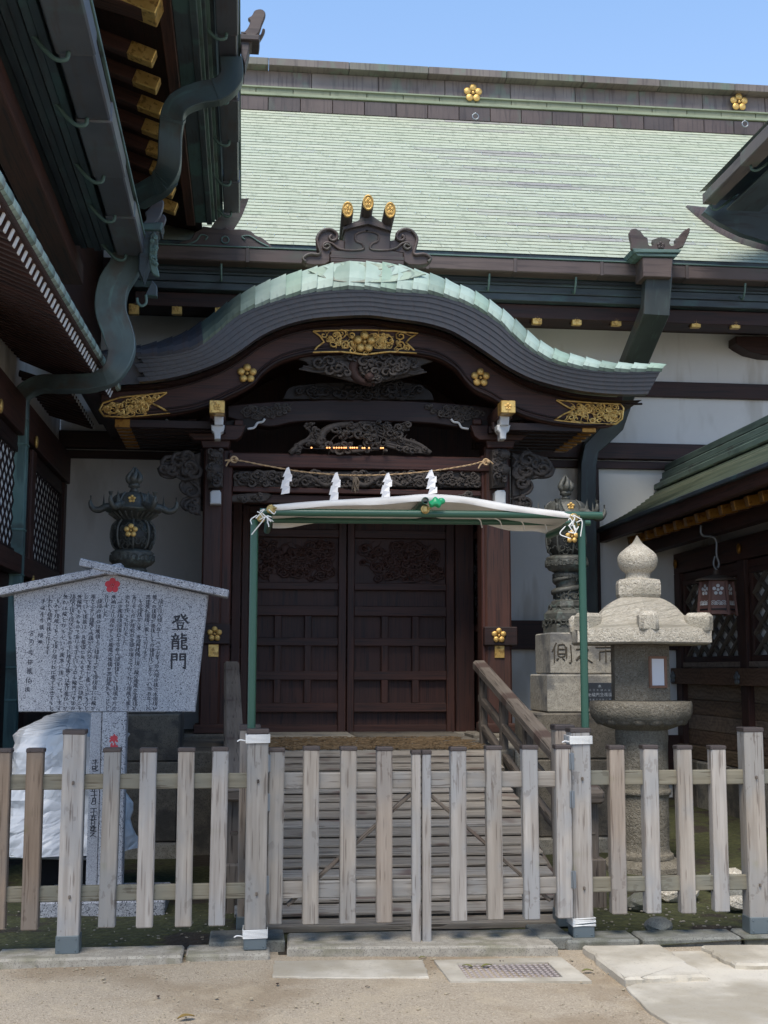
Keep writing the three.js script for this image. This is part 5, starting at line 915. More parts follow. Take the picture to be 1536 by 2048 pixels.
for (const [px, py, l] of [[513, 1477, 'white cord wound round the top of the post nearer the sign'], [510, 1862, 'white cord wound round the foot of the post nearer the sign'], [1165, 1482, 'white cord wound round the top of the post nearer the lantern'], [1167, 1852, 'loose white cord wound round the foot of the post nearer the lantern']]) {
  setFD(px > 800 ? 7.27 : 7.15); const x = fx(px > 800 ? 1165 : 513), y = fy(py), r = [], loose = l.startsWith('loose'); let pts = [];
  for (let k = 0; k < 7; k++) { const yy = y - 0.02 + k * 0.0068, c = 0.067, z = -FD - 0.06, sl = loose ? rr(-0.012, 0.012) : 0.002; r.push(tube([V(x - c, yy, z + c), V(x + c, yy + sl, z + c), V(x + c, yy, z - c), V(x - c, yy + 0.003, z - c), V(x - c, yy + 0.004, z + c)], 0.0032, 5)); }
  if (!loose) r.push(tube(smooth([V(x - 0.068, y - 0.01, -FD), V(x - 0.1, y - 0.004, -FD + 0.01), V(x - 0.115, y - 0.012, -FD + 0.01)], 6), 0.004, 5));
  solo('cord_binding', r, M.cord, l, 'cord', 'white cord bindings on the gate posts');
}
setFD(7.2);
// ---------------------------------------------------------------- plank ramp up to the gate
const RB = 7.95, RT = 11.0, ryT = 0.83, ryB = 0.02;
{
  const lx = (k) => mix(-0.02, -0.14, k), rx = (k) => mix(2.06, 2.2, k);
  const t = thing('plank_ramp', 'sloping ramp of grey cleated planks up to the gate', 'ramp', V(1.05, 0, -9));
  const n = 18; for (let k = 0; k < n; k++) {          // lapped like clapboards, each lower edge overhanging the plank below
    const a = k / n, d = mix(RB, RT, a) - 0.02, d2 = mix(RB, RT, (k + 1) / n), y1 = mix(ryB, ryT, a) + 0.018, y2 = mix(ryB, ryT, (k + 1) / n) - 0.006, e = rr(-0.03, 0.03);
    const g = beam(V(0, y1, -d), V(0, y2, -d2), rx(a) - lx(a) + e, 0.02, 0.004); g.translate((lx(a) + rx(a)) / 2, rr(-0.003, 0.003), 0);
    part(t, 'plank', uvBox(g, 0), M.ramp[Math.floor(rnd() * 3)]);
  }
  for (const [k0, x] of [[0, 0.06], [1, 2.08]]) part(t, 'stringer', beam(V(x, ryB - 0.08, -RB), V(x, ryT - 0.1, -RT), 0.09, 0.16, 0.006), M.railDark);
  part(t, 'under_board', uvBox(beam(V(1.04, ryB - 0.03, -RB), V(1.04, ryT - 0.035, -RT), 2.1, 0.02, 0.004), 0), M.ramp[2]);
  part(t, 'bottom_board', boxMM(0.02, 2.06, -0.03, 0.012, -RB, -RB + 0.22, 0.006, 0), M.ramp[1]);
  const p = thing('gate_platform', 'low stone platform under the gate porch', 'platform', V(1.1, -0.1, -13));
  for (let k = 0; k < 4; k++) part(p, 'platform_stone', boxMM(-1.2 + k * 1.2, -0.006 + k * 1.2, -0.1, 0.832, -WALL + 0.01, -11.03, 0.015, 0), k % 2 ? M.ped : M.pedDark);
  const mat = []; for (let k = 0; k < 2600; k++) { const x = rr(-0.05, 2.2), z = -11.1 - 1.9 * Math.pow(rnd(), 1.5), a = rr(0, 3.14), l = rr(0.03, 0.09); mat.push(tube([V(x - Math.cos(a) * l, rr(0.835, 0.85), z - Math.sin(a) * l), V(x + Math.cos(a) * l, rr(0.833, 0.86), z + Math.sin(a) * l)], 0.003, 3, false)); }
  const st = solo('pine_litter', mat, plain(0x7a6448, 0.95), 'brown dry needles littering the porch threshold', 'litter'); st.userData.kind = 'stuff';
}
// ---------------------------------------------------------------- handrails of the ramp
function handrail(label, top, bot, d0, d1, w) {
  const A = W(top[0], top[1], d1), B = W(bot[0], bot[1], d0), t = thing('ramp_handrail', label, 'handrail', V(B.x, 0, B.z));
  part(t, 'top_rail', beam(A, B, w, 0.10, 0.02), M.rail);
  const at = (k, dy) => A.clone().lerp(B, k).add(V(0, dy, 0)), ramp = (z) => z < -RT ? ryT : mix(ryB, ryT, (-z - RB) / (RT - RB));
  part(t, 'mid_rail', beam(at(0.02, -0.3), at(0.97, -0.3), 0.06, 0.07, 0.008), M.rail);
  part(t, 'low_rail', beam(at(0.02, -0.55), at(0.97, -0.55), 0.06, 0.07, 0.008), M.rail);
  for (const k of [0.05, 0.28, 0.51, 0.74, 0.96]) { const q = at(k, 0); part(t, 'baluster', boxMM(q.x - 0.035, q.x + 0.035, Math.max(-0.05, ramp(q.z) - 0.1), q.y - 0.03, q.z - 0.04, q.z + 0.04, 0.006), M.railDark); }
  part(t, 'end_post', boxMM(B.x - 0.05, B.x + 0.05, -0.05, B.y - 0.04, B.z - 0.22, B.z - 0.12, 0.008), M.railDark);
  part(t, 'end_block', boxMM(B.x - 0.08, B.x + 0.08, -0.05, 0.28, B.z - 0.3, B.z - 0.06, 0.01), M.railDark);
}
handrail('weathered handrail of the ramp descending beside the lantern pedestal', [958, 1330], [1192, 1596], 8.3, 12.2, 0.13);
handrail('weathered handrail of the ramp seen end-on behind the lashed post', [463, 1332], [470, 1590], 8.3, 12.2, 0.145);
// ---------------------------------------------------------------- pipe canopy lashed to the gate posts
{
  const d = FD + 0.16, d2 = 7.75, y0 = 0.0, px = [509, 1163], t = thing('pipe_canopy', 'green pipe frame lashed to the fence posts before the gate', 'frame', V(1, 0, -d));
  const pole = (x, dd, py) => { const q = W(x, py, dd); return [V(q.x, 0.01, -dd), V(q.x, q.y, -dd)]; };
  for (const x of px) { part(t, 'pole', tube(pole(x, d, 1040), 0.0235, 14), M.green); }
  const A = W(520, 1024, d - 0.04), B = W(1204, 1031, d - 0.04), A2 = W(524, 1040, d2), B2 = W(1180, 1046, d2);
  part(t, 'cross_pipe', tube([A, B], 0.022, 14), M.green); part(t, 'cross_pipe', tube([A2, B2], 0.018, 12), M.green);
  const dep = (x, y, r) => { const q = W(x, y, d - 0.1), n = V(q.x, q.y, -d2 - 0.12), g = []; const o = []; return part(t, 'depth_pipe', [new THREE.CylinderGeometry(r, r, q.distanceTo(n), 16, 1, true).rotateX(Math.PI / 2).translate(q.x, q.y, (q.z + n.z) / 2), new THREE.CylinderGeometry(r * 0.82, r * 0.82, q.distanceTo(n), 16, 1, true).rotateX(Math.PI / 2).translate(q.x, q.y, (q.z + n.z) / 2), new THREE.RingGeometry(r * 0.82, r, 18).translate(q.x, q.y, q.z)], M.green); };
  dep(538, 1038, 0.021); dep(1147, 1049, 0.023); dep(851, 1001, 0.021);
  for (const [x, y] of [[542, 1019], [1147, 1036], [850, 1019], [1147, 1052], [523, 1036]]) { const q = W(x, y, d - 0.06); part(t, 'clamp', [boxAt(q.x, q.y, q.z, 0.036, 0.05, 0.05, 0.01), tube([V(q.x, q.y, q.z), V(q.x + 0.03, q.y + 0.006, q.z + 0.03)], 0.006, 6), new THREE.TorusGeometry(0.022, 0.006, 6, 16).translate(q.x, q.y, q.z + 0.012)], M.clamp); }
  // cords at the corners
  const tie = []; for (const [cx, cy] of [[528, 1030], [1142, 1042]]) for (let k = 0; k < 9; k++) { const q = W(cx + rr(-14, 16), cy + rr(-12, 14), d - 0.1); tie.push(tube(smooth([q, q.clone().add(V(rr(-0.04, 0.04), rr(-0.05, 0.02), rr(0, 0.02))), q.clone().add(V(rr(-0.05, 0.05), rr(-0.09, 0.0), rr(0, 0.03)))], 8), 0.0035, 4)); }
  for (const x of [960, 1000, 1045, 1090]) { const q = W(x, 1040 + (x - 960) * 0.06, d2 - 0.03); tie.push(tube(smooth([q.clone().add(V(-0.04, 0.02, 0)), q, q.clone().add(V(0.01, -0.05, 0.01))], 6), 0.004, 4)); }
  solo('tie_cords', tie, M.cord, 'white cords knotted round the canopy pipes', 'cord');
  // sheet thrown over the pipes
  const rows = []; const f = [[543, 1010], [620, 1003], [720, 997], [800, 992], [850, 988], [900, 990], [960, 998], [1040, 1012], [1110, 1021], [1152, 1026]];
  const top = smooth(f.map(([x, y]) => W(x, y, d - 0.05)), 48);
  const drop = (i) => 0.034 + 0.003 * Math.sin(i * 0.6) + 0.012 * Math.sin(i / 48 * Math.PI);
  rows.push(top.map((p, i) => p.clone().add(V(0, -drop(i), 0.012)))); rows.push(top.map((p, i) => p.clone().add(V(0, -drop(i) * 0.5, 0.02 + 0.006 * Math.sin(i * 0.9))))); rows.push(top);
  for (let k = 1; k <= 5; k++) rows.push(top.map((p, i) => { const s = k / 5; return V(p.x + 0.02 * s, p.y - 0.03 * s - 0.012 * Math.sin(s * 3.14) * (1 + 0.5 * Math.sin(i * 0.35)), mix(-d + 0.05, -d2 - 0.1, s)); }));
  rows.push(rows[rows.length - 1].map((p, i) => p.clone().add(V(0, -0.045 - 0.008 * Math.sin(i * 0.7), -0.01))));
  solo('canopy_sheet', loft(rows), M.cloth, 'off-white cloth sheet draped over the pipe frame', 'sheet');
  const gq = W(871, 1006, d - 0.1), gl = ball(gq.x, gq.y, gq.z, 0.032, 1.25, 0.75, 0.8, 14, 10), pp = gl.attributes.position; for (let i = 0; i < pp.count; i++) pp.setY(i, pp.getY(i) + 0.008 * Math.sin(pp.getX(i) * 120) + 0.006 * Math.sin(pp.getZ(i) * 160)); gl.computeVertexNormals();
  solo('plastic_bag', [gl, ball(gq.x + 0.035, gq.y + 0.012, gq.z, 0.02, 1.2, 1, 0.8)], M.greenPlastic, 'bright green plastic wrap tied beside the ridge pipe', 'wrap');
}
// ---------------------------------------------------------------- old stone lantern
{
  const d = 9.9, cx = W(1279, 1300, d).x, y = (py) => Yat(1279, py, d), m = d / 2490, rot = 0.873, at = V(cx, -0.02, -d);
  const t = thing('stone_lantern', 'large weathered hexagonal stone lantern with jewel-shaped finial', 'lantern', at);
  const ring = (prof, n, fl = true, r = rot) => turned(prof.map(([rad, py]) => [rad * m, y(py)]), n, cx, 0, -d, r, fl);
  const chip = (g, amp, s) => { const p = g.attributes.position; for (let i = 0; i < p.count; i++) { const x = p.getX(i), yy = p.getY(i), z = p.getZ(i), q = (fbm((x + z * 0.7 + 9) / 2, (yy + z * 0.4 + 5) / 2, 14, 14, 4, s) - 0.5) * amp; p.setXYZ(i, x + q, yy + q * 0.6, z + q); } return toCreasedNormals(g, 0.75); };
  const lathe = (prof, n, amp, s) => { const c = new THREE.CatmullRomCurve3(prof.map(([r, py]) => V(r * m, y(py), 0)), false, 'centripetal').getPoints(prof.length * 6); return chip(turned(c.map((p) => [p.x, p.y]), n, cx, 0, -d), amp, s); };
  part(t, 'finial', lathe([[0.2, 1071], [4, 1077], [10, 1086], [24, 1097], [37, 1108], [41, 1118], [39, 1132], [33, 1141], [26, 1147], [26, 1156], [30, 1162]], 30, 0.007, 301), M.lantern);
  part(t, 'finial_collar', ring([[30, 1158], [47, 1161], [49, 1168], [49, 1190], [46, 1196], [20, 1197]], 6), M.lantern);
  // roof: hexagonal, swelling, with a turned-up block at every corner
  const prof = [[40, 1194], [60, 1203], [79, 1215], [95, 1231], [112, 1245], [132, 1255], [150, 1260], [152, 1264], [152, 1286], [146, 1290], [60, 1289]], seg = 10, rows = [];
  const cc = new THREE.CatmullRomCurve3(prof.slice(0, 7).map(([r, p]) => V(r, p, 0))).getPoints(16).map((p) => [p.x, p.y]).concat(prof.slice(7));
  for (const [r, py] of cc) { const row = []; for (let k = 0; k <= 6 * seg; k++) { const a = rot + k / seg * Math.PI / 3, f = (k % seg) / seg - 0.5, rr2 = r * m * Math.cos(Math.PI / 6) / Math.cos(f * Math.PI / 3); row.push(V(cx + Math.sin(a) * rr2, y(py) , -d + Math.cos(a) * rr2)); } rows.push(row); }
  part(t, 'roof', chip(loft(rows).toNonIndexed(), 0.006, 311), M.lantern);
  for (let k = 0; k < 6; k++) { const a = rot + k * Math.PI / 3, g = cbox(0.15, 0.165, 0.2, 0.03).translate(0, 0, 150 * m - 0.095).rotateY(a).translate(cx, y(1249), -d); part(t, 'corner_curl', chip(g, 0.006, 320 + k), M.lantern); }
  part(t, 'light_chamber', ring([[40, 1289], [63, 1290], [63, 1400], [40, 1401]], 6, true, rot), M.lanternGrey);
  const wa = rot - Math.PI / 6, wz = 63 * m * 0.866 + 0.006, wy = y(1344), fw = 0.15, fh = 0.23, put = (g) => g.rotateY(wa).translate(cx, wy, -d);
  part(t, 'window_frame', [[-fw / 2, 0, 0.02, fh], [fw / 2, 0, 0.02, fh], [0, -fh / 2, fw + 0.02, 0.02], [0, fh / 2, fw + 0.02, 0.02]].map(([a, b, w, h]) => put(boxAt(a, b, wz, w, h, 0.03, 0.003))), plain(0x8c6a56, 0.8));
  part(t, 'window_paper', put(boxAt(0, 0, wz - 0.004, fw, fh, 0.008, 0.001)), M.paper);
  part(t, 'platform', toCreasedNormals(ring([[40, 1400], [102, 1402], [104, 1408], [103, 1426], [99, 1436], [89, 1446], [72, 1453], [54, 1459]], 12, false), 0.7), M.lanternGrey);
  for (let k = 0; k < 18; k++) { const a = k / 18 * Math.PI * 2; part(t, 'lotus_petal', ball(0, 0, 0, 0.085, 0.85, 0.55, 0.5).rotateX(-0.75).translate(0, y(1438), 90 * m * 0.92).rotateY(a).translate(cx, 0, -d), M.lanternGrey); }
  part(t, 'shaft', lathe([[50, 1453], [53, 1462], [52, 1500], [52, 1572], [53, 1576], [56, 1579], [56, 1586], [52, 1590], [51, 1640], [52, 1702], [57, 1706], [58, 1714]], 28, 0.008, 331), M.lanternGrey);
  part(t, 'base_stone', ring([[50, 1712], [76, 1718], [88, 1728], [92, 1760], [92, 1800]], 6), M.lanternGrey);
}
// ---------------------------------------------------------------- bronze lanterns on stone pedestals
const blabel = { l: 'tall bronze lantern with fish-shaped fins rising behind the granite sign', r: 'tall bronze lantern with fish-shaped fins partly behind the green pole' };
let bronze;
{
  const d = 11.4, cx = W(265, 1100, d).x, m = d / 2490, y = (py) => Yat(265, py, d), at = V(cx, y(1262), -d), t = bronze = thing('bronze_lantern', blabel.l, 'lantern', at, 'pair of bronze lanterns');
  const L = (prof, n = 24, fl = false) => turned(prof.map(([r, py]) => [r * m, y(py)]), n, cx, 0, -d, 0.1, fl);
  part(t, 'base', [L([[52, 1262], [52, 1246], [46, 1242], [50, 1238], [50, 1222], [40, 1214], [34, 1210]], 8, true), L([[34, 1212], [36, 1206], [34, 1196], [30, 1194]], 8, true)], M.bronze);
  const frieze = (py0, py1, r, n, s) => { const out = []; SEED = s; for (let k = 0; k < n; k++) { const a = k / n * 6.283, q = V(Math.sin(a) * r * m, 0, Math.cos(a) * r * m); out.push(new THREE.TorusGeometry(rr(0.018, 0.03), 0.007, 5, 10, rr(3, 6)).rotateZ(rr(0, 6)).rotateY(a).translate(cx + q.x, y(mix(py0, py1, rr(0.2, 0.8))), -d + q.z)); } return merge(out); };
  part(t, 'base_relief', [frieze(1246, 1236, 50, 30, 3), frieze(1226, 1206, 38, 26, 4)], M.bronze);
  part(t, 'shaft', L([[30, 1196], [24, 1192], [26, 1184], [22, 1172], [23, 1158], [28, 1148], [30, 1140], [24, 1136]], 20), M.bronze);
  { const p = []; for (let k = 0; k <= 60; k++) { const a = k / 60 * 6.283 * 2.1 + 0.5, r = (25 + 3 * Math.sin(k * 0.4)) * m; p.push(V(cx + Math.sin(a) * r, y(mix(1192, 1144, k / 60)), -d + Math.cos(a) * r)); } part(t, 'dragon', [tube(p, p.map((_, i) => 0.012 + 0.018 * Math.sin(i / 60 * 3.14)), 7), frieze(1190, 1176, 27, 20, 5), frieze(1156, 1140, 28, 20, 6)], M.bronze); }
  part(t, 'saucer', L([[24, 1137], [30, 1134], [38, 1130], [43, 1122], [43, 1113], [40, 1110], [43, 1107], [38, 1103], [30, 1100]], 24), M.bronze);
  part(t, 'saucer_relief', frieze(1120, 1116, 42.5, 34, 8), M.bronze);
  part(t, 'light_chamber', L([[30, 1100], [36, 1094], [40, 1082], [41, 1068], [38, 1052], [30, 1042]], 24), bronzeMat(0x8c8c8c));
  { const out = []; for (let k = 0; k < 8; k++) { const a = 0.1 + k * Math.PI / 4, pts = [[31, 1100], [37, 1094], [41.5, 1082], [42.5, 1068], [39.5, 1052], [31, 1042]].map(([r, py]) => V(cx + Math.sin(a) * r * m, y(py), -d + Math.cos(a) * r * m)); out.push(tube(smooth(pts, 14), 0.012, 5)); } SEED = 77; for (let k = 0; k < 110; k++) { const a = rr(0, 6.283), py = rr(1048, 1096), r = 41 - Math.pow(Math.abs(py - 1070) / 28, 2) * 6; out.push(new THREE.TorusGeometry(rr(0.012, 0.026), 0.006, 4, 9, rr(3, 6.2)).rotateZ(rr(0, 6)).rotateY(a).translate(cx + Math.sin(a) * r * m, y(py), -d + Math.cos(a) * r * m)); } part(t, 'chamber_lattice', out, M.bronze); }
  part(t, 'plum_crest', plum(cx, y(1066), -d + 43 * m + 0.012, 0.062, 0.5), M.gold);
  part(t, 'eave_flare', L([[28, 1042], [30, 1036], [44, 1028], [54, 1024], [57, 1021], [54, 1019]], 24), M.bronze);
  { const out = []; for (let k = 0; k < 24; k++) { const a = k / 24 * 6.283; out.push(tube([V(cx + Math.sin(a) * 31 * m, y(1040), -d + Math.cos(a) * 31 * m), V(cx + Math.sin(a) * 48 * m, y(1028), -d + Math.cos(a) * 48 * m)], 0.01, 5)); } part(t, 'eave_ribs', out, M.bronze); }
  part(t, 'roof', L([[56, 1020], [48, 1017], [43, 1011], [41, 1003], [37, 995], [29, 989], [14, 985.5], [4, 984.5]], 24), M.bronze);
  { const out = []; for (let k = 0; k < 6; k++) { const a = k * Math.PI / 3 + 0.02, p = [[43, 1012], [42, 1003], [38, 995], [29, 988.5]].map(([r, py]) => V(cx + Math.sin(a + 0.5) * r * m, y(py), -d + Math.cos(a + 0.5) * r * m)); out.push(tube(smooth(p, 10), 0.01, 5)); } part(t, 'roof_ribs', out, M.bronze); }
  part(t, 'plum_crest', plum(cx, y(1003), -d + 42 * m, 0.036, 0.5), M.gold);
  for (let k = 0; k < 6; k++) {
    const a = Math.PI / 2 + k * Math.PI / 3 + 0.06, q = (r, py) => V(cx + Math.sin(a) * r * m, y(py), -d + Math.cos(a) * r * m), p = smooth([q(40, 1014), q(54, 1015), q(66, 1021), q(76, 1020), q(82, 1014), q(84, 1007), q(83, 1001)], 22);
    const fish = part(t, 'fish_fin', tube(p, p.map((_, i) => 0.03 * Math.pow(1 - i / 22, 0.6) + 0.007), 8), M.bronze);
    const f = new THREE.ConeGeometry(0.045, 0.13, 4).scale(1, 1, 0.3).rotateY(a).translate(q(58, 1008).x, y(1002), q(58, 1008).z); part(fish, 'dorsal_fin', f, M.bronze);
    part(fish, 'tail', new THREE.ConeGeometry(0.026, 0.07, 4).scale(1, 1, 0.3).rotateX(Math.PI).rotateY(a).translate(q(83, 1002).x, y(1001), q(83, 1002).z), M.bronze);
  }
  part(t, 'finial', [L([[4, 986], [10, 984], [8, 980], [6, 977], [12, 974], [11, 968], [6, 966]], 14), ...[0, 1, 2, 3, 4].map((k) => { const a = k * 1.257; return tube(smooth([V(cx + Math.sin(a) * 5 * m, y(968), -d + Math.cos(a) * 5 * m), V(cx + Math.sin(a) * 12 * m, y(958), -d + Math.cos(a) * 12 * m), V(cx + Math.sin(a + 0.4) * 8 * m, y(946), -d + Math.cos(a + 0.4) * 8 * m), V(cx + Math.sin(a + 0.9) * 2 * m, y(934), -d + Math.cos(a + 0.9) * 2 * m)], 12), [0.02, 0.026, 0.03, 0.03, 0.03, 0.028, 0.026, 0.022, 0.018, 0.014, 0.01, 0.006, 0.003], 6); })], M.bronze);
  SEED = 991;
  // its twin
  const c = t.clone(); c.name = numbered('bronze_lantern'); c.userData = { label: blabel.r, category: 'lantern', group: 'pair of bronze lanterns' }; const rx = W(1133, 1110, d).x; c.position.x += rx - cx; scene.add(c);
  const top = y(1262);
  const ped = (axis, label, front) => {
    const p = thing('stone_pedestal', label, 'pedestal', V(axis, -0.05, -d)), s = 11.05;
    const blk = [[0.30, Yat(1146, 1348, s), top - 0.001], [0.345, Yat(1146, 1425, s), Yat(1146, 1348, s) - 0.004], [0.47, Yat(1146, 1516, s), Yat(1146, 1425, s) - 0.004], [0.47, Yat(1146, 1670, s), Yat(1146, 1516, s) - 0.004], [0.54, -0.06, Yat(1146, 1670, s) - 0.004]];
    blk.forEach(([h, a, b], k) => part(p, 'pedestal_stone', boxMM(axis - h, axis + h, a, b, -d - h, -d + h, 0.012, 0), k === 2 || k === 3 ? M.pedDark : M.ped));
    return { p, z: -d + 0.30, y: (blk[0][1] + blk[0][2]) / 2, h: blk[0][2] - blk[0][1], p2: [(blk[1][1] + blk[1][2]) / 2, -d + 0.345] };
  };
  ped(cx, 'stacked stone pedestal of the bronze lantern behind the granite sign');
  const R = ped(rx + 0.06, 'stacked stone pedestal with carved characters and a dark plaque');
  globalThis.pedR = { ...R, x: rx + 0.06 };
}
// ---------------------------------------------------------------- brush characters as strokes on a 10 x 10 square
const GL = {
  一: '05 95', 二: '22 72/08 98', 三: '12 82/25 75/08 98', 四: '12 92 98 18 12/42 35/62 65 85', 五: '12 82/42 28/24 74 68/08 98', 七: '04 95/41 48 88', 八: '32 08/52 98', 十: '05 95/50 59', 千: '62 22/05 95/50 59', 百: '01 91/51 43/23 73 79 29 23/26 76',
  大: '04 94/50 43 09/54 99', 天: '12 82/05 95/51 43 09/55 99', 年: '31 13/22 82/14 84/24 27/07 97/52 59', 日: '21 71 79 29 21/25 75', 月: '31 71 79/31 35 19/34 74/36 76', 水: '50 59 49/13 43 07/82 63 98', 本: '03 93/50 59/53 08/53 98/37 67', 上: '50 58/54 84/08 98', 下: '02 92/51 59/54 76', 中: '23 83 76 26 23/50 59',
  国: '11 91 99 19 11/33 73/35 75/37 77/53 57', 出: '50 59/22 25 85 82/16 19 89 86', 世: '04 94/22 28 88/51 56/72 76 52', 寺: '22 72/50 54/04 94/16 96/66 69 59/36 47', 井: '13 83/06 96/32 29/62 69', 司: '12 82 89 79/14 64/26 56 58 28 26', 平: '12 82/23 34/74 63/06 96/51 59', 成: '13 93/13 18/26 46 38/52 68 99/84 57/71 82', 見: '21 71 76 26 21/23 73/25 75/36 18/66 68 98', 金: '50 03/51 94/33 73/15 85/53 58/26 37/76 67/09 99',
  方: '50 52/03 93/33 09/45 75 79 69', 分: '42 05/52 95/26 76 69/46 29', 公: '32 05/62 95/43 18 88/67 89', 事: '01 91/22 82 84 24 22/15 85/07 97/50 59 49', 宮: '50 51/03 02 92 93/34 64 65 35 34/26 76 79 29 26', 壬: '62 22/05 95/50 58/18 88', 午: '31 13/22 82/05 95/50 59', 春: '12 82/23 73/04 94/52 08/53 98/35 65 69 35/37 67', 伯: '20 04/12 19/61 53/43 93 99 49 43/46 96', 建: '12 32 14 34 08 99/42 82 84 42/33 93/45 85/37 97/60 68', 之: '50 51/13 73 18/18 36 99', 奉: '12 82/23 73/04 94/52 08/53 98/36 66/37 67/50 59', 納: '20 14 34 17/24 28/06 08/46 99/43 93 99/43 49/60 63 47/63 87',
  登: '12 42 05/22 34/52 95/72 63/83 74/34 64/35 65 67 35 37/37 28/63 68/09 99', 龍: '30 31/11 51/22 23/42 33/03 53/14 54 59 49/14 19/16 56/17 57/70 72 92/62 94 62/64 99 68/64 68/75 95/77 97', 門: '11 19/11 41/41 45/13 43/15 45/51 81/51 55/53 83/55 85/81 89 79', 市: '50 52/02 92/24 28/24 84 88 78/53 59', 側: '20 04/12 19/31 61 66 36 31/33 63/35 65/37 28/57 68/72 77/91 99 89', 西: '02 92/14 84 88 18 14/42 36/62 66 76', 東: '12 82/50 59/23 73 76 26 23/24 74/56 09/56 99', 前: '20 31/70 61/03 93/24 44 49/24 29/26 46/65 68/84 89', 化: '20 04/12 19/72 46/50 58 98', 再: '01 91/22 29/22 82 89/51 57/24 84/07 97', 空: '50 51/02 01 91 92/32 14/62 84/25 75/55 58/18 88',
  の: '53 38 17 14 32 62 83 86 58', は: '12 19/43 93/72 78 58 47 67 98', が: '03 53 48 38/33 18/62 75/70 81', に: '12 19/43 83/46 57 97', を: '12 72/42 14 54 58/94 57 49 89', で: '02 92 54 57 89/73 84', て: '02 92 54 57 89', と: '30 34/83 35 37 59 89', た: '03 53/31 09/54 84/56 57 97', し: '20 27 49 78', な: '03 53/30 17/62 84/64 58 47 87', り: '20 26/70 75 49', ま: '13 83/15 85/50 58 37 57 89', す: '02 92/50 57 46 54 59', く: '70 24 79', れ: '20 29/03 33 07/34 63 68 98', る: '12 72 15 75 68 48 57', こ: '22 72/16 28 88', そ: '21 71 15 95 46 48 79', い: '12 17 29/72 86', か: '03 63 58 38/33 18/72 95', ら: '30 51/22 27 55 77 59', あ: '02 82/40 49/64 17 28 84 96 59', お: '03 63/30 38 17 75 87 69/72 94', う: '31 61/14 63 85 49', も: '40 38 78 85/14 64/17 67', め: '22 48/61 18 16 74 86 59', み: '11 51 18 15 87/84 79', よ: '50 58 27 47 89/53 83', ば: '12 19/43 83/62 68 48 57 98/80 91', び: '03 43 16 38 68 73 96/80 91', き: '12 82/14 84/30 66/27 39 79', わ: '20 29/03 33 07/34 73 86 59', え: '40 51/23 63 18 45 58 98', け: '12 18/43 93/71 75 59', ず: '02 92/50 57 46 54 59/80 91', ど: '30 34/73 35 37 59 89/80 91', ざ: '12 82/30 65/27 39 79/80 91', ろ: '12 72 15 75 69 49', っ: '25 75 77 49', づ: '14 74 87 49/80 91', 'ノ': '70 09', '(': '50 34 36 59', ')': '50 74 76 59', '・': '55 65',
};
const TITLE = {                                          // the large title characters, on a 20 x 20 square
  登: [[[3, 4], [9, 3], [7, 7], [1, 11]], [[4, 6], [6, 8]], [[11, 1], [13, 5], [19, 11]], [[16, 2], [13, 5]], [[18, 5], [15, 7]], [[6, 9], [13, 9]], [[6, 11], [14, 11], [13, 14], [7, 14], [6, 11]], [[7, 15], [8, 17.5]], [[13, 15], [12, 17.5]], [[1, 19], [19, 19]]],
  龍: [[[5, 1], [5, 3]], [[1, 4], [9, 4]], [[3, 5], [4, 7]], [[8, 5], [7, 7]], [[1, 8], [10, 8]], [[2, 10], [2, 19]], [[2, 10], [9, 10], [9, 19], [8, 18.4]], [[2, 13], [9, 13]], [[2, 16], [9, 16]], [[13, 1], [13, 6]], [[13, 3], [18, 3]], [[12, 6], [18, 6], [18, 9], [13, 9]], [[13, 9], [13, 17], [14, 19], [19, 19], [19, 16]], [[14.5, 12], [18, 12]], [[14.5, 15], [18, 15]]],
  門: [[[2, 2], [2, 19]], [[2, 2], [8, 2], [8, 9]], [[2, 5.5], [8, 5.5]], [[2, 9], [8, 9]], [[12, 2], [12, 9]], [[12, 2], [18, 2], [18, 19], [16, 18]], [[12, 5.5], [18, 5.5]], [[12, 9], [18, 9]]],
};
function title(ctx, ch, x, y, s, w, tone) {
  ctx.lineCap = 'round'; ctx.lineJoin = 'round'; ctx.strokeStyle = tone;
  for (const p of TITLE[ch]) { const q = p.map(([a, b]) => [x + (a / 20 - 0.5) * s, y + (b / 20 - 0.5) * s]), flat = Math.abs(p[0][1] - p[p.length - 1][1]) < 1; ctx.lineWidth = w * (flat ? 0.75 : 1.1); ctx.beginPath(); ctx.moveTo(...q[0]); for (let i = 1; i < q.length; i++) ctx.lineTo(q[i][0], q[i][1] - (flat && q.length === 2 ? s * 0.03 : 0)); ctx.stroke(); }
}
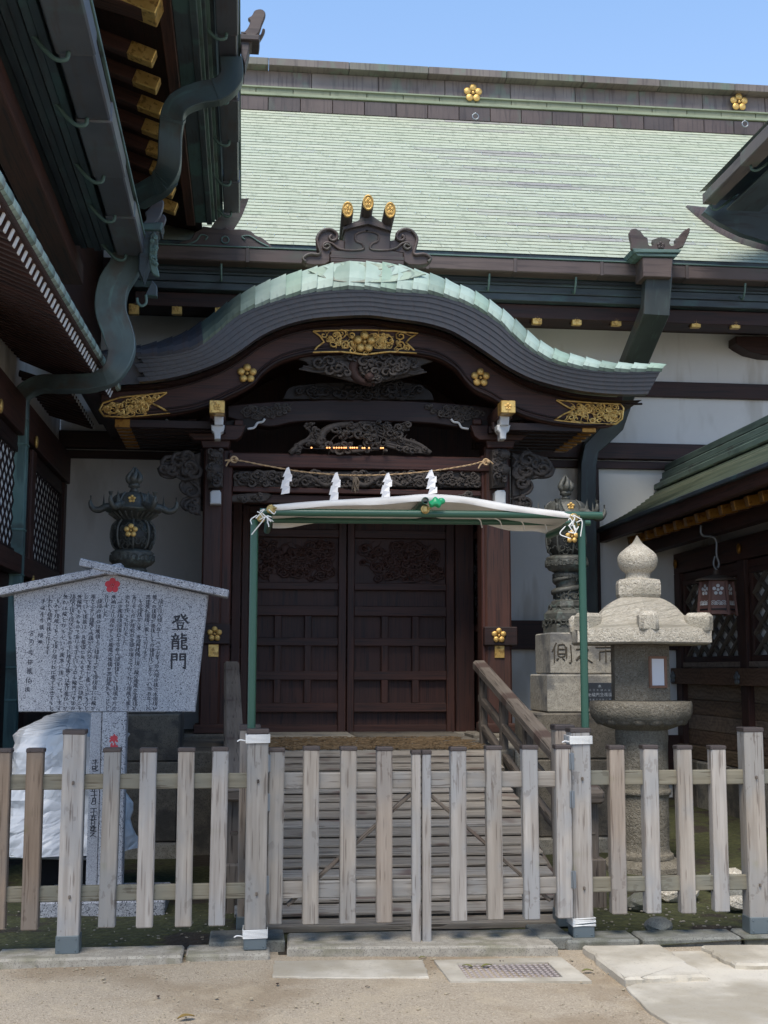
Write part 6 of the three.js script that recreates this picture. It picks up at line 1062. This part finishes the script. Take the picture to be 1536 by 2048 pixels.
function glyph(ctx, ch, x, y, s, w, tone) {
  let g = GL[ch];
  if (!g) {                                             // dense characters too small to read: upright and level strokes in two blocks
    let h = ch.codePointAt(0) * 2654435761 >>> 0; const r = () => { h = (Math.imul(h, 1664525) + 1013904223) >>> 0; return h / 4294967296; }, a = [], sp = 3 + Math.floor(r() * 2);
    a.push('20 24', '03 33', r() < 0.5 ? '22 29' : '25 08', '06 36'); for (let k = 0; k < 4; k++) a.push(`${sp + 1}${1 + k * 2} 9${1 + k * 2}`); a.push(`6${0} 6${7}`, r() < 0.5 ? `${sp + 1}1 ${sp + 1}6` : `91 96`, '67 49', '67 99'); g = a.join('/');
  }
  ctx.lineCap = 'round'; ctx.lineJoin = 'round'; ctx.strokeStyle = tone;
  for (const st of g.split('/')) {
    const p = st.split(' ').map((q) => [x + (+q[0] / 9 - 0.5) * s, y + (+q[1] / 9 - 0.5) * s]);
    const flat = Math.abs(p[0][1] - p[p.length - 1][1]) < s * 0.12; ctx.lineWidth = w * (flat ? 0.8 : 1.1);
    ctx.beginPath(); ctx.moveTo(p[0][0], p[0][1] + (flat ? s * 0.02 : 0));
    if (p.length > 3) { for (let i = 1; i < p.length - 1; i++) ctx.quadraticCurveTo(p[i][0], p[i][1], (p[i][0] + p[i + 1][0]) / 2, (p[i][1] + p[i + 1][1]) / 2); ctx.lineTo(...p[p.length - 1]); } else for (let i = 1; i < p.length; i++) ctx.lineTo(p[i][0], p[i][1] - (flat ? s * 0.03 : 0));
    ctx.stroke();
  }
}
function inscribed(w, h, draw, base) {
  const c = document.createElement('canvas'); c.width = w; c.height = h; const ctx = c.getContext('2d'), im = ctx.createImageData(w, h);
  for (let j = 0; j < h; j++) for (let i = 0; i < w; i++) { const q = base(i, j), o = (j * w + i) * 4; im.data[o] = q[0]; im.data[o + 1] = q[1]; im.data[o + 2] = q[2]; im.data[o + 3] = 255; }
  ctx.putImageData(im, 0, 0); draw(ctx);
  const t = new THREE.CanvasTexture(c); t.colorSpace = THREE.SRGBColorSpace; return t;
}
const speckle = (k) => (i, j) => { const a = hash(Math.floor(i / k), Math.floor(j / k), 5), b = noise(i / (k * 1.9), j / (k * 1.9), 4096, 4096, 15), d = noise(i / (k * 1.5), j / (k * 1.5), 4096, 4096, 25); let c = mix3([150, 150, 153], [188, 188, 190], a); c = mix3(c, [70, 70, 76], ss(0.68, 0.78, b)); return mix3(c, [222, 222, 222], ss(0.74, 0.84, d) * 0.9); };
const faceUV = (g, x0, x1, y0, y1) => { const p = g.attributes.position, uv = new Float32Array(p.count * 2); for (let i = 0; i < p.count; i++) { uv[i * 2] = (p.getX(i) - x0) / (x1 - x0); uv[i * 2 + 1] = (p.getY(i) - y0) / (y1 - y0); } g.setAttribute('uv', new THREE.BufferAttribute(uv, 2)); return g; };
{ // granite sign board
  const d = 8.72, f = (a) => a.map(([x, y]) => W(x, y, d)), out = f([[37, 1424], [390, 1424], [417, 1190], [225, 1148], [27, 1188]]);
  const t = thing('granite_sign', 'speckled granite sign board shaped like a votive plaque on a post', 'sign', V(W(215, 1760, d).x, 0, -d));
  const bd = part(t, 'board', slab(out, -d, 0.1, 0.006), M.granite);
  const bx0 = Math.min(...out.map((p) => p.x)), bx1 = Math.max(...out.map((p) => p.x)), by0 = Math.min(...out.map((p) => p.y)), by1 = Math.max(...out.map((p) => p.y));
  const CW = 1400, CH = Math.round(CW * (by1 - by0) / (bx1 - bx0)), k = CW / 390, X = (px) => (px - 27) * k, Y = (py) => (py - 1148) / (1424 - 1148) * CH;
  const cols = [[320, 1, '当宮は天保八年(一八三七年)の大塩の乱で本殿及び'], [308, 0, '多くの社殿が焼失しその後弘化二年(一八四五年)に'], [295, 0, '再建され現在に至っております'], [280, 1, 'その当時から東・西唐門両側に鯉に龍の図柄の金燈篭が'], [267, 0, 'ありましたが戦前の金属の供出でなくなり台座を残す'], [254, 0, 'のみとなっておりました'], [240, 1, 'この度菅原道真公千百年大祭記念として篤志の方の'], [226, 0, '奉納により昔ながらの図柄の燈籠が再現されることと'], [212, 0, 'なりました'], [198, 1, '屋根の部分は威勢よく跳ね上がる鯉胴体には龍が'], [185, 0, '巻き上がり逆巻く水面から天空をめざし舞い上がろうと'], [171, 0, 'している雄姿は一見奇異に見えますがこの唐門こそ'], [158, 0, '登龍門そのものでありますというのも龍門は中国の'], [144, 0, '黄河上流で鯉などがその下に集まり多くは登り得ないが'], [130, 0, '登れば龍となるという故事に基づいています'], [115, 1, 'それが転じてそこを通り抜ければ必ず出世すると'], [101, 0, 'いわれる関門の意となります']];
  const tex = inscribed(CW, CH, (ctx) => {
    '登龍門'.split('').forEach((c, i) => title(ctx, c, X(361 - i), Y(1244 + i * 39), 34 * k, 3.5 * k, '#17171f'));
    for (const [px, ind, s] of cols) { const n = s.length, y0 = ind ? 1203 : 1194, full = n > 18, st = full ? (1416 - y0) / (n - 1) : 9.3; [...s].forEach((c, i) => glyph(ctx, c, X(px - i * 0.28), Y(y0 + i * st), 8.6 * k, 1.1 * k, '#24242e')); }
    [...'平成壬午歳'].forEach((c, i) => glyph(ctx, c, X(86 - i * 0.3), Y(1204 + i * 13), 9 * k, 1.2 * k, '#24242e')); [...'初春'].forEach((c, i) => glyph(ctx, c, X(83), Y(1272 + i * 13), 9 * k, 1.2 * k, '#24242e'));
    [...'宮司'].forEach((c, i) => glyph(ctx, c, X(66), Y(1268 + i * 15), 10 * k, 1.3 * k, '#24242e')); [...'寺井種伯'].forEach((c, i) => glyph(ctx, c, X(65 - i * 0.5), Y(1306 + i * 18.5), 11 * k, 1.4 * k, '#24242e')); glyph(ctx, '識', X(61), Y(1379), 9 * k, 1.2 * k, '#24242e');
  }, speckle(2));
  const fs = new THREE.ShapeGeometry(new THREE.Shape(out.map((p) => new THREE.Vector2(p.x, p.y).lerp(new THREE.Vector2((bx0 + bx1) / 2, (by0 + by1) / 2), 0.012)))).translate(0, 0, -d + 0.003);
  part(t, 'inscribed_face', faceUV(fs, bx0, bx1, by0, by1), new THREE.MeshPhysicalMaterial({ map: tex, roughness: 0.5 }));
  for (const [a, b] of [[[-3, 1186], [246, 1135]], [[163, 1126], [457, 1189]]]) { const A = W(...a, d), B = W(...b, d); part(t, 'roof_bar', beam(A, B, 0.2, 0.052, 0.005).translate(0, 0, a[0] < 0 ? -0.012 : 0), M.granite); }
  part(t, 'apex_block', slab([[188, 1146], [206, 1136], [228, 1131], [250, 1140], [262, 1148], [226, 1150]].map(([a, b]) => W(a, b, d - 0.06)), -d + 0.085, 0.16, 0.004), M.granite);
  const pc = W(225, 1171, d), pet = []; for (let i = 0; i < 5; i++) { const a = Math.PI / 2 + i * 1.2566; pet.push(new THREE.CylinderGeometry(0.02, 0.022, 0.004, 16).rotateX(Math.PI / 2).translate(pc.x + Math.cos(a) * 0.031, pc.y + Math.sin(a) * 0.031, -d + 0.005)); pet.push(tube([V(pc.x, pc.y, -d + 0.008), V(pc.x + Math.cos(a) * 0.016, pc.y + Math.sin(a) * 0.016, -d + 0.008)], 0.0025, 4)); } pet.push(ball(pc.x, pc.y, -d + 0.006, 0.008));
  part(t, 'red_crest', pet, M.redPaint);
  // post: a front slab and a narrower one beside it
  const px0 = W(200, 1600, d).x, px1 = W(249, 1600, d).x, px2 = W(176, 1600, d).x, yT = W(215, 1424, d).y;
  const P1 = part(t, 'post_slab', boxMM(px0, px1, 0.0, yT, -d - 0.12, -d + 0.01, 0.005), M.granite), P2 = part(t, 'post_slab', boxMM(px2, px0 - 0.004, 0.0, yT, -d - 0.1, -d - 0.01, 0.005), M.granite);
  const strip = (x0, x1, z, chars) => { const y0 = 0.1, w = 96, h = Math.round(96 * (yT - y0) / (x1 - x0)), tx = inscribed(w, h, (ctx) => { for (const [c, v, tone, s] of chars) glyph(ctx, c, w / 2, v * h, s * w, 0.085 * w, tone); }, speckle(1.4)); part(t, 'inscription', faceUV(new THREE.PlaneGeometry(x1 - x0, yT - y0).translate((x0 + x1) / 2, (y0 + yT) / 2, z), x0, x1, y0, yT), new THREE.MeshPhysicalMaterial({ map: tx, roughness: 0.5 })); };
  const yy = (py) => (py - 1424) / (1424 - 0 ? 330 : 1);
  strip(px2 + 0.004, px0 - 0.008, -d - 0.007, [...'平成二十一年十月二十五日建之'].map((c, i) => [c, yy(1520 + i * 10.5), '#1a1a22', 0.62]));
  strip(px0 + 0.006, px1 - 0.006, -d + 0.013, [['奉', yy(1475), '#c03a40', 0.3], ['納', yy(1492), '#c03a40', 0.3]]);
  part(t, 'base_slab', boxMM(W(75, 1810, d - 0.3).x, W(330, 1810, d - 0.3).x, -0.06, 0.055, -d - 0.4, -d + 0.32, 0.01, 0), M.granite);
}
{ // carved characters and plaque on the lantern pedestal
  const { x, y, z, h, p, p2 } = globalThis.pedR, ch = [];
  const stroke3 = (c, cx, cy, s) => GL[c].split('/').map((st) => { const q = st.split(' ').map((k) => V(cx + (+k[0] / 9 - 0.5) * s, cy - (+k[1] / 9 - 0.5) * s * 1.05, z + 0.001)); return tube(q.length > 2 ? smooth(q, 12) : q, 0.007, 5); });
  for (const [c, dx] of [['側', -0.2], ['之', 0.0], ['市', 0.2]]) part(p, 'carved_character', stroke3(c, x + dx, y + 0.005, 0.17), pedStone(0x807a72));
  const w = 0.31, hh = 0.21, tx = inscribed(372, 252, (ctx) => { const col = '#8e959c'; glyph(ctx, '奉', 186, 36, 34, 3, col); [...'大百年祭大前'].forEach((c, i) => glyph(ctx, c, 80 + i * 42, 78, 22, 2, col)); [...'登龍門金燈籠'].forEach((c, i) => glyph(ctx, c, 70 + i * 46, 126, 40, 3.4, col)); [...'平成十四年三月'].forEach((c, i) => glyph(ctx, c, 80 + i * 36, 178, 20, 2, col)); [...'大'].forEach((c, i) => glyph(ctx, c, 110 + i * 52, 220, 30, 3, col)); }, (i, j) => { const a = hash(i, j, 3) * 8; return [40 + a, 44 + a, 50 + a]; });
  const qx = x + 0.13, pl = part(p, 'plaque', boxMM(qx - w / 2, qx + w / 2, p2[0] - hh / 2 - 0.01, p2[0] + hh / 2 - 0.01, p2[1] + 0.001, p2[1] + 0.014, 0.003), M.plaque);
  part(pl, 'plaque_text', faceUV(new THREE.PlaneGeometry(w - 0.008, hh - 0.008).translate(qx, p2[0] - 0.01, p2[1] + 0.0162), qx - w / 2, qx + w / 2, p2[0] - hh / 2 - 0.01, p2[0] + hh / 2 - 0.01), new THREE.MeshPhysicalMaterial({ map: tx, roughness: 0.4 }));
}
{ // something stored under white plastic
  const d = 9.3, c = W(140, 1560, d), m = d / 2490, top = Yat(120, 1440, d), hem = Yat(120, 1685, d), rows = [];
  for (let j = 0; j <= 22; j++) { const v = j / 22, row = []; for (let i = 0; i <= 54; i++) { const a = (i + 0.35 * (j % 2) * (i % 54 ? 1 : 0)) / 54 * Math.PI * 2, flat = Math.min(1, v * 3.2), body = 0.34 + 0.10 * Math.pow(Math.max(0, v - 0.2), 1.2), sq = 1 / Math.max(Math.abs(Math.cos(a)), Math.abs(Math.sin(a))), r = flat * body * (0.55 + 0.45 * sq * 0.85) + (v > 0.3 ? 0.045 * (v - 0.3) * Math.sin(a * 7 + v * 3) : 0) + 0.09 * (0.5 - Math.abs(fbm(a / 6.283, v, 7, 4, 2, 400) - 0.5) * 3); row.push(V(c.x + Math.sin(a) * r * 1.12, mix(top, hem, Math.max(0, (v - 0.28) / 0.72)) + 0.06 * (fbm(a / 6.283, v, 8, 5, 3, 401) - 0.5) - (v < 0.28 ? Math.pow(v / 0.28, 2) * 0.1 - 0.1 + 0.1 : 0.1 * 1) + 0.05, -d + Math.cos(a) * r)); } rows.push(row); }
  solo('plastic_cover', loft(rows, { flat: true }), M.tarp, 'crumpled white plastic sheet covering something stored behind the sign', 'plastic sheet');
  const t = thing('storage_stand', 'dark low stand under the white plastic sheet', 'stand', V(c.x, -0.05, -d));
  part(t, 'body', boxMM(c.x - 0.22, c.x + 0.22, -0.05, top - 0.12, -d - 0.22, -d + 0.22, 0.02), M.void);
  part(t, 'base_bar', tube([V(c.x - 0.34, 0.26, -d + 0.32), V(c.x + 0.3, 0.24, -d + 0.32)], 0.014, 8), M.steel);
}
{ // straw rope with folded paper streamers
  const d = POST - 0.28, f = ([x, y]) => W(x, y, d), p = smooth([[450, 921], [470, 920], [530, 931], [600, 943], [680, 950], [712, 951], [790, 949], [880, 940], [940, 930], [978, 922], [986, 928]].map(f), 90);
  const tw = (ph) => tube(p.map((q, i) => q.clone().add(V(0, Math.cos(i * 1.7 + ph) * 0.0045, Math.sin(i * 1.7 + ph) * 0.0045))), 0.0062, 5);
  const kn = (x, y) => { const q = W(x, y, d); return [new THREE.TorusGeometry(0.03, 0.011, 6, 14).translate(q.x, q.y, q.z), ball(q.x + 0.025, q.y, q.z + 0.01, 0.022), tube(smooth([q, q.clone().add(V(-0.05, -0.02, 0)), q.clone().add(V(-0.08, -0.07, -0.01))], 8), 0.009, 5)]; };
  const q = W(711, 965, d), tas = []; for (let k = 0; k < 14; k++) tas.push(tube(smooth([V(q.x + rr(-0.02, 0.02), q.y + 0.06, q.z), V(q.x + rr(-0.04, 0.04), q.y, q.z + rr(-0.02, 0.02)), V(q.x + rr(-0.04, 0.04), q.y - rr(0.06, 0.12), q.z + rr(-0.02, 0.02))], 6), 0.006, 4));
  const rope = thing('straw_rope', 'twisted straw rope slung across the gate beam', 'rope', p[45].clone());
  part(rope, 'cord', [tw(0), tw(3.14), ...kn(468, 919), ...kn(972, 924)], M.rope); part(rope, 'tassel', tas, plain(0x6e6254, 0.95));
  [[572, 936, 985, 0], [669, 946, 998, 1], [772, 947, 995, 2], [865, 941, 985, 3]].forEach(([x, y0, y1, k]) => {
    const g = [], h = (y1 - y0) / 3.4; let cx = x + (k === 3 ? -4 : 3);
    for (let j = 0; j < 4; j++) { const w = 8.5, sx = (j % 2 ? 3 : 0) - j * 2.2 * (k === 3 ? -0.3 : 1), yy = y0 + j * h * 0.82, z = d - 0.02 - j * 0.014, A = [[cx + sx - 2 - (j ? w * 0.4 : 0), yy], [cx + sx + (j ? w : 3), yy - 2 + (j ? 3 : 0)], [cx + sx + w * 0.9, yy + h * 1.05], [cx + sx - w * 0.9 - 2, yy + h * 1.2]].map(([u, v]) => W(u, v, z)); A[2].z += 0.02; A[3].z -= 0.01; g.push(loft([[A[0], A[1]], [A[3], A[2]]], { flat: true })); }
    solo('paper_streamer', g, M.paper, ['white folded paper streamer next to the rope knot on the sign side', 'white folded paper streamer beside the straw tassel, on its sign side', 'white folded paper streamer beside the straw tassel, on its lantern side', 'white folded paper streamer above the green wrap'][k], 'streamer', 'paper streamers on the rope');
  });
  const sl = thing('string_light', 'row of tiny warm bulbs along the bird carving', 'lights', W(720, 896, POST - 0.2)), bm = plain(0xffc890, 0.5, 0, { emissive: 0xffa860, emissiveIntensity: 0.7 });
  [623, 654, 659, 668, 673, 678, 683, 688, 692, 701, 705, 709, 714, 725, 729, 738, 762, 766].forEach((x) => { const b = W(x, 895.5 + (x > 720 ? 0.5 : 0), POST - 0.13); part(sl, 'bulb', ball(b.x, b.y, b.z, 0.0095, 1, 1, 1, 8, 6), bm); });
  part(sl, 'cable', tube([W(615, 897, POST - 0.12), W(700, 898, POST - 0.12), W(775, 898, POST - 0.12)], 0.004, 5), M.ink);
}
{ // hanging iron lantern under the corridor eave
  const d = 12.6, c = W(1434, 1200, d), m = d / 2490, y = (py) => Yat(1434, py, d), cx = c.x, t = thing('hanging_lantern', 'hexagonal rust-red hanging lantern with white plum crests under the eave', 'lantern', V(cx, y(1231), -d));
  const hex = (prof) => turned(prof.map(([r, py]) => [r * m, y(py)]), 6, cx, 0, -d, 0.25, true);
  part(t, 'roof', turned([[42, 1162], [42, 1159], [34, 1156], [18, 1152], [8, 1150], [5, 1144], [6, 1141], [0.2, 1140]].map(([r, py]) => [r * m, y(py)]), 28, cx, 0, -d), plain(0x6a5a4c, 0.6, 0.3));
  part(t, 'body', hex([[10, 1163], [31, 1163], [36, 1226], [10, 1226]]), M.rust);
  part(t, 'rim', hex([[36, 1222], [39, 1224], [39, 1229], [20, 1230]]), M.rust);
  for (let k = 0; k < 6; k++) { const a = 0.25 + k * Math.PI / 3, q = (r, py) => V(cx + Math.sin(a) * r * m, y(py), -d + Math.cos(a) * r * m); part(t, 'corner_bar', beam(q(32, 1163), q(38.5, 1232), 0.03, 0.03, 0.004, V(0, 0, 1)), M.rust);
    const b = a + Math.PI / 6, n = V(Math.sin(b), 0, Math.cos(b)), s = V(Math.cos(b), 0, -Math.sin(b)), P = (u, py) => { const R = mix(31, 36, (py - 1163) / 63) * 0.866 * m + 0.004; return V(cx, y(py), -d).addScaledVector(n, R).addScaledVector(s, u * m); }, disc = (u, py, r) => { const p = P(u, py), g = new THREE.CylinderGeometry(r * m, r * m, 0.004, 12).rotateX(Math.PI / 2).rotateY(b); return g.translate(p.x, p.y, p.z); };
    const fl = []; for (let i = 0; i < 5; i++) { const e = Math.PI / 2 + i * 1.2566; fl.push(disc(Math.cos(e) * 8, 1181 - Math.sin(e) * 8, 3.6)); } fl.push(disc(0, 1181, 3));
    for (const u of [-10, 0, 10]) for (const r of [2.5, 5.5, 8.5]) fl.push(tube(Array.from({ length: 8 }, (_, i) => { const e = Math.PI * i / 7; return P(u + Math.cos(e) * r * 0.8, 1211 - Math.sin(e) * r); }), 0.004, 4, false));
    part(t, 'white_crest', fl, M.white); }
  part(t, 'slot', hex([[36.6, 1218], [36.9, 1221]]), M.ink);
  part(t, 'hook', [tube(smooth([W(1402, 1050, d), W(1402, 1066, d), W(1406, 1071, d), W(1420, 1073, d), W(1429, 1076, d), W(1433, 1084, d), W(1433, 1110, d), W(1438, 1128, d), W(1435, 1136, d)], 40), 0.014, 6), tube(smooth([W(1430, 1112, d), W(1427, 1128, d), W(1431, 1138, d), W(1435, 1141, d)], 14), 0.011, 6)], M.iron);
}
renderer.render(scene, camera);
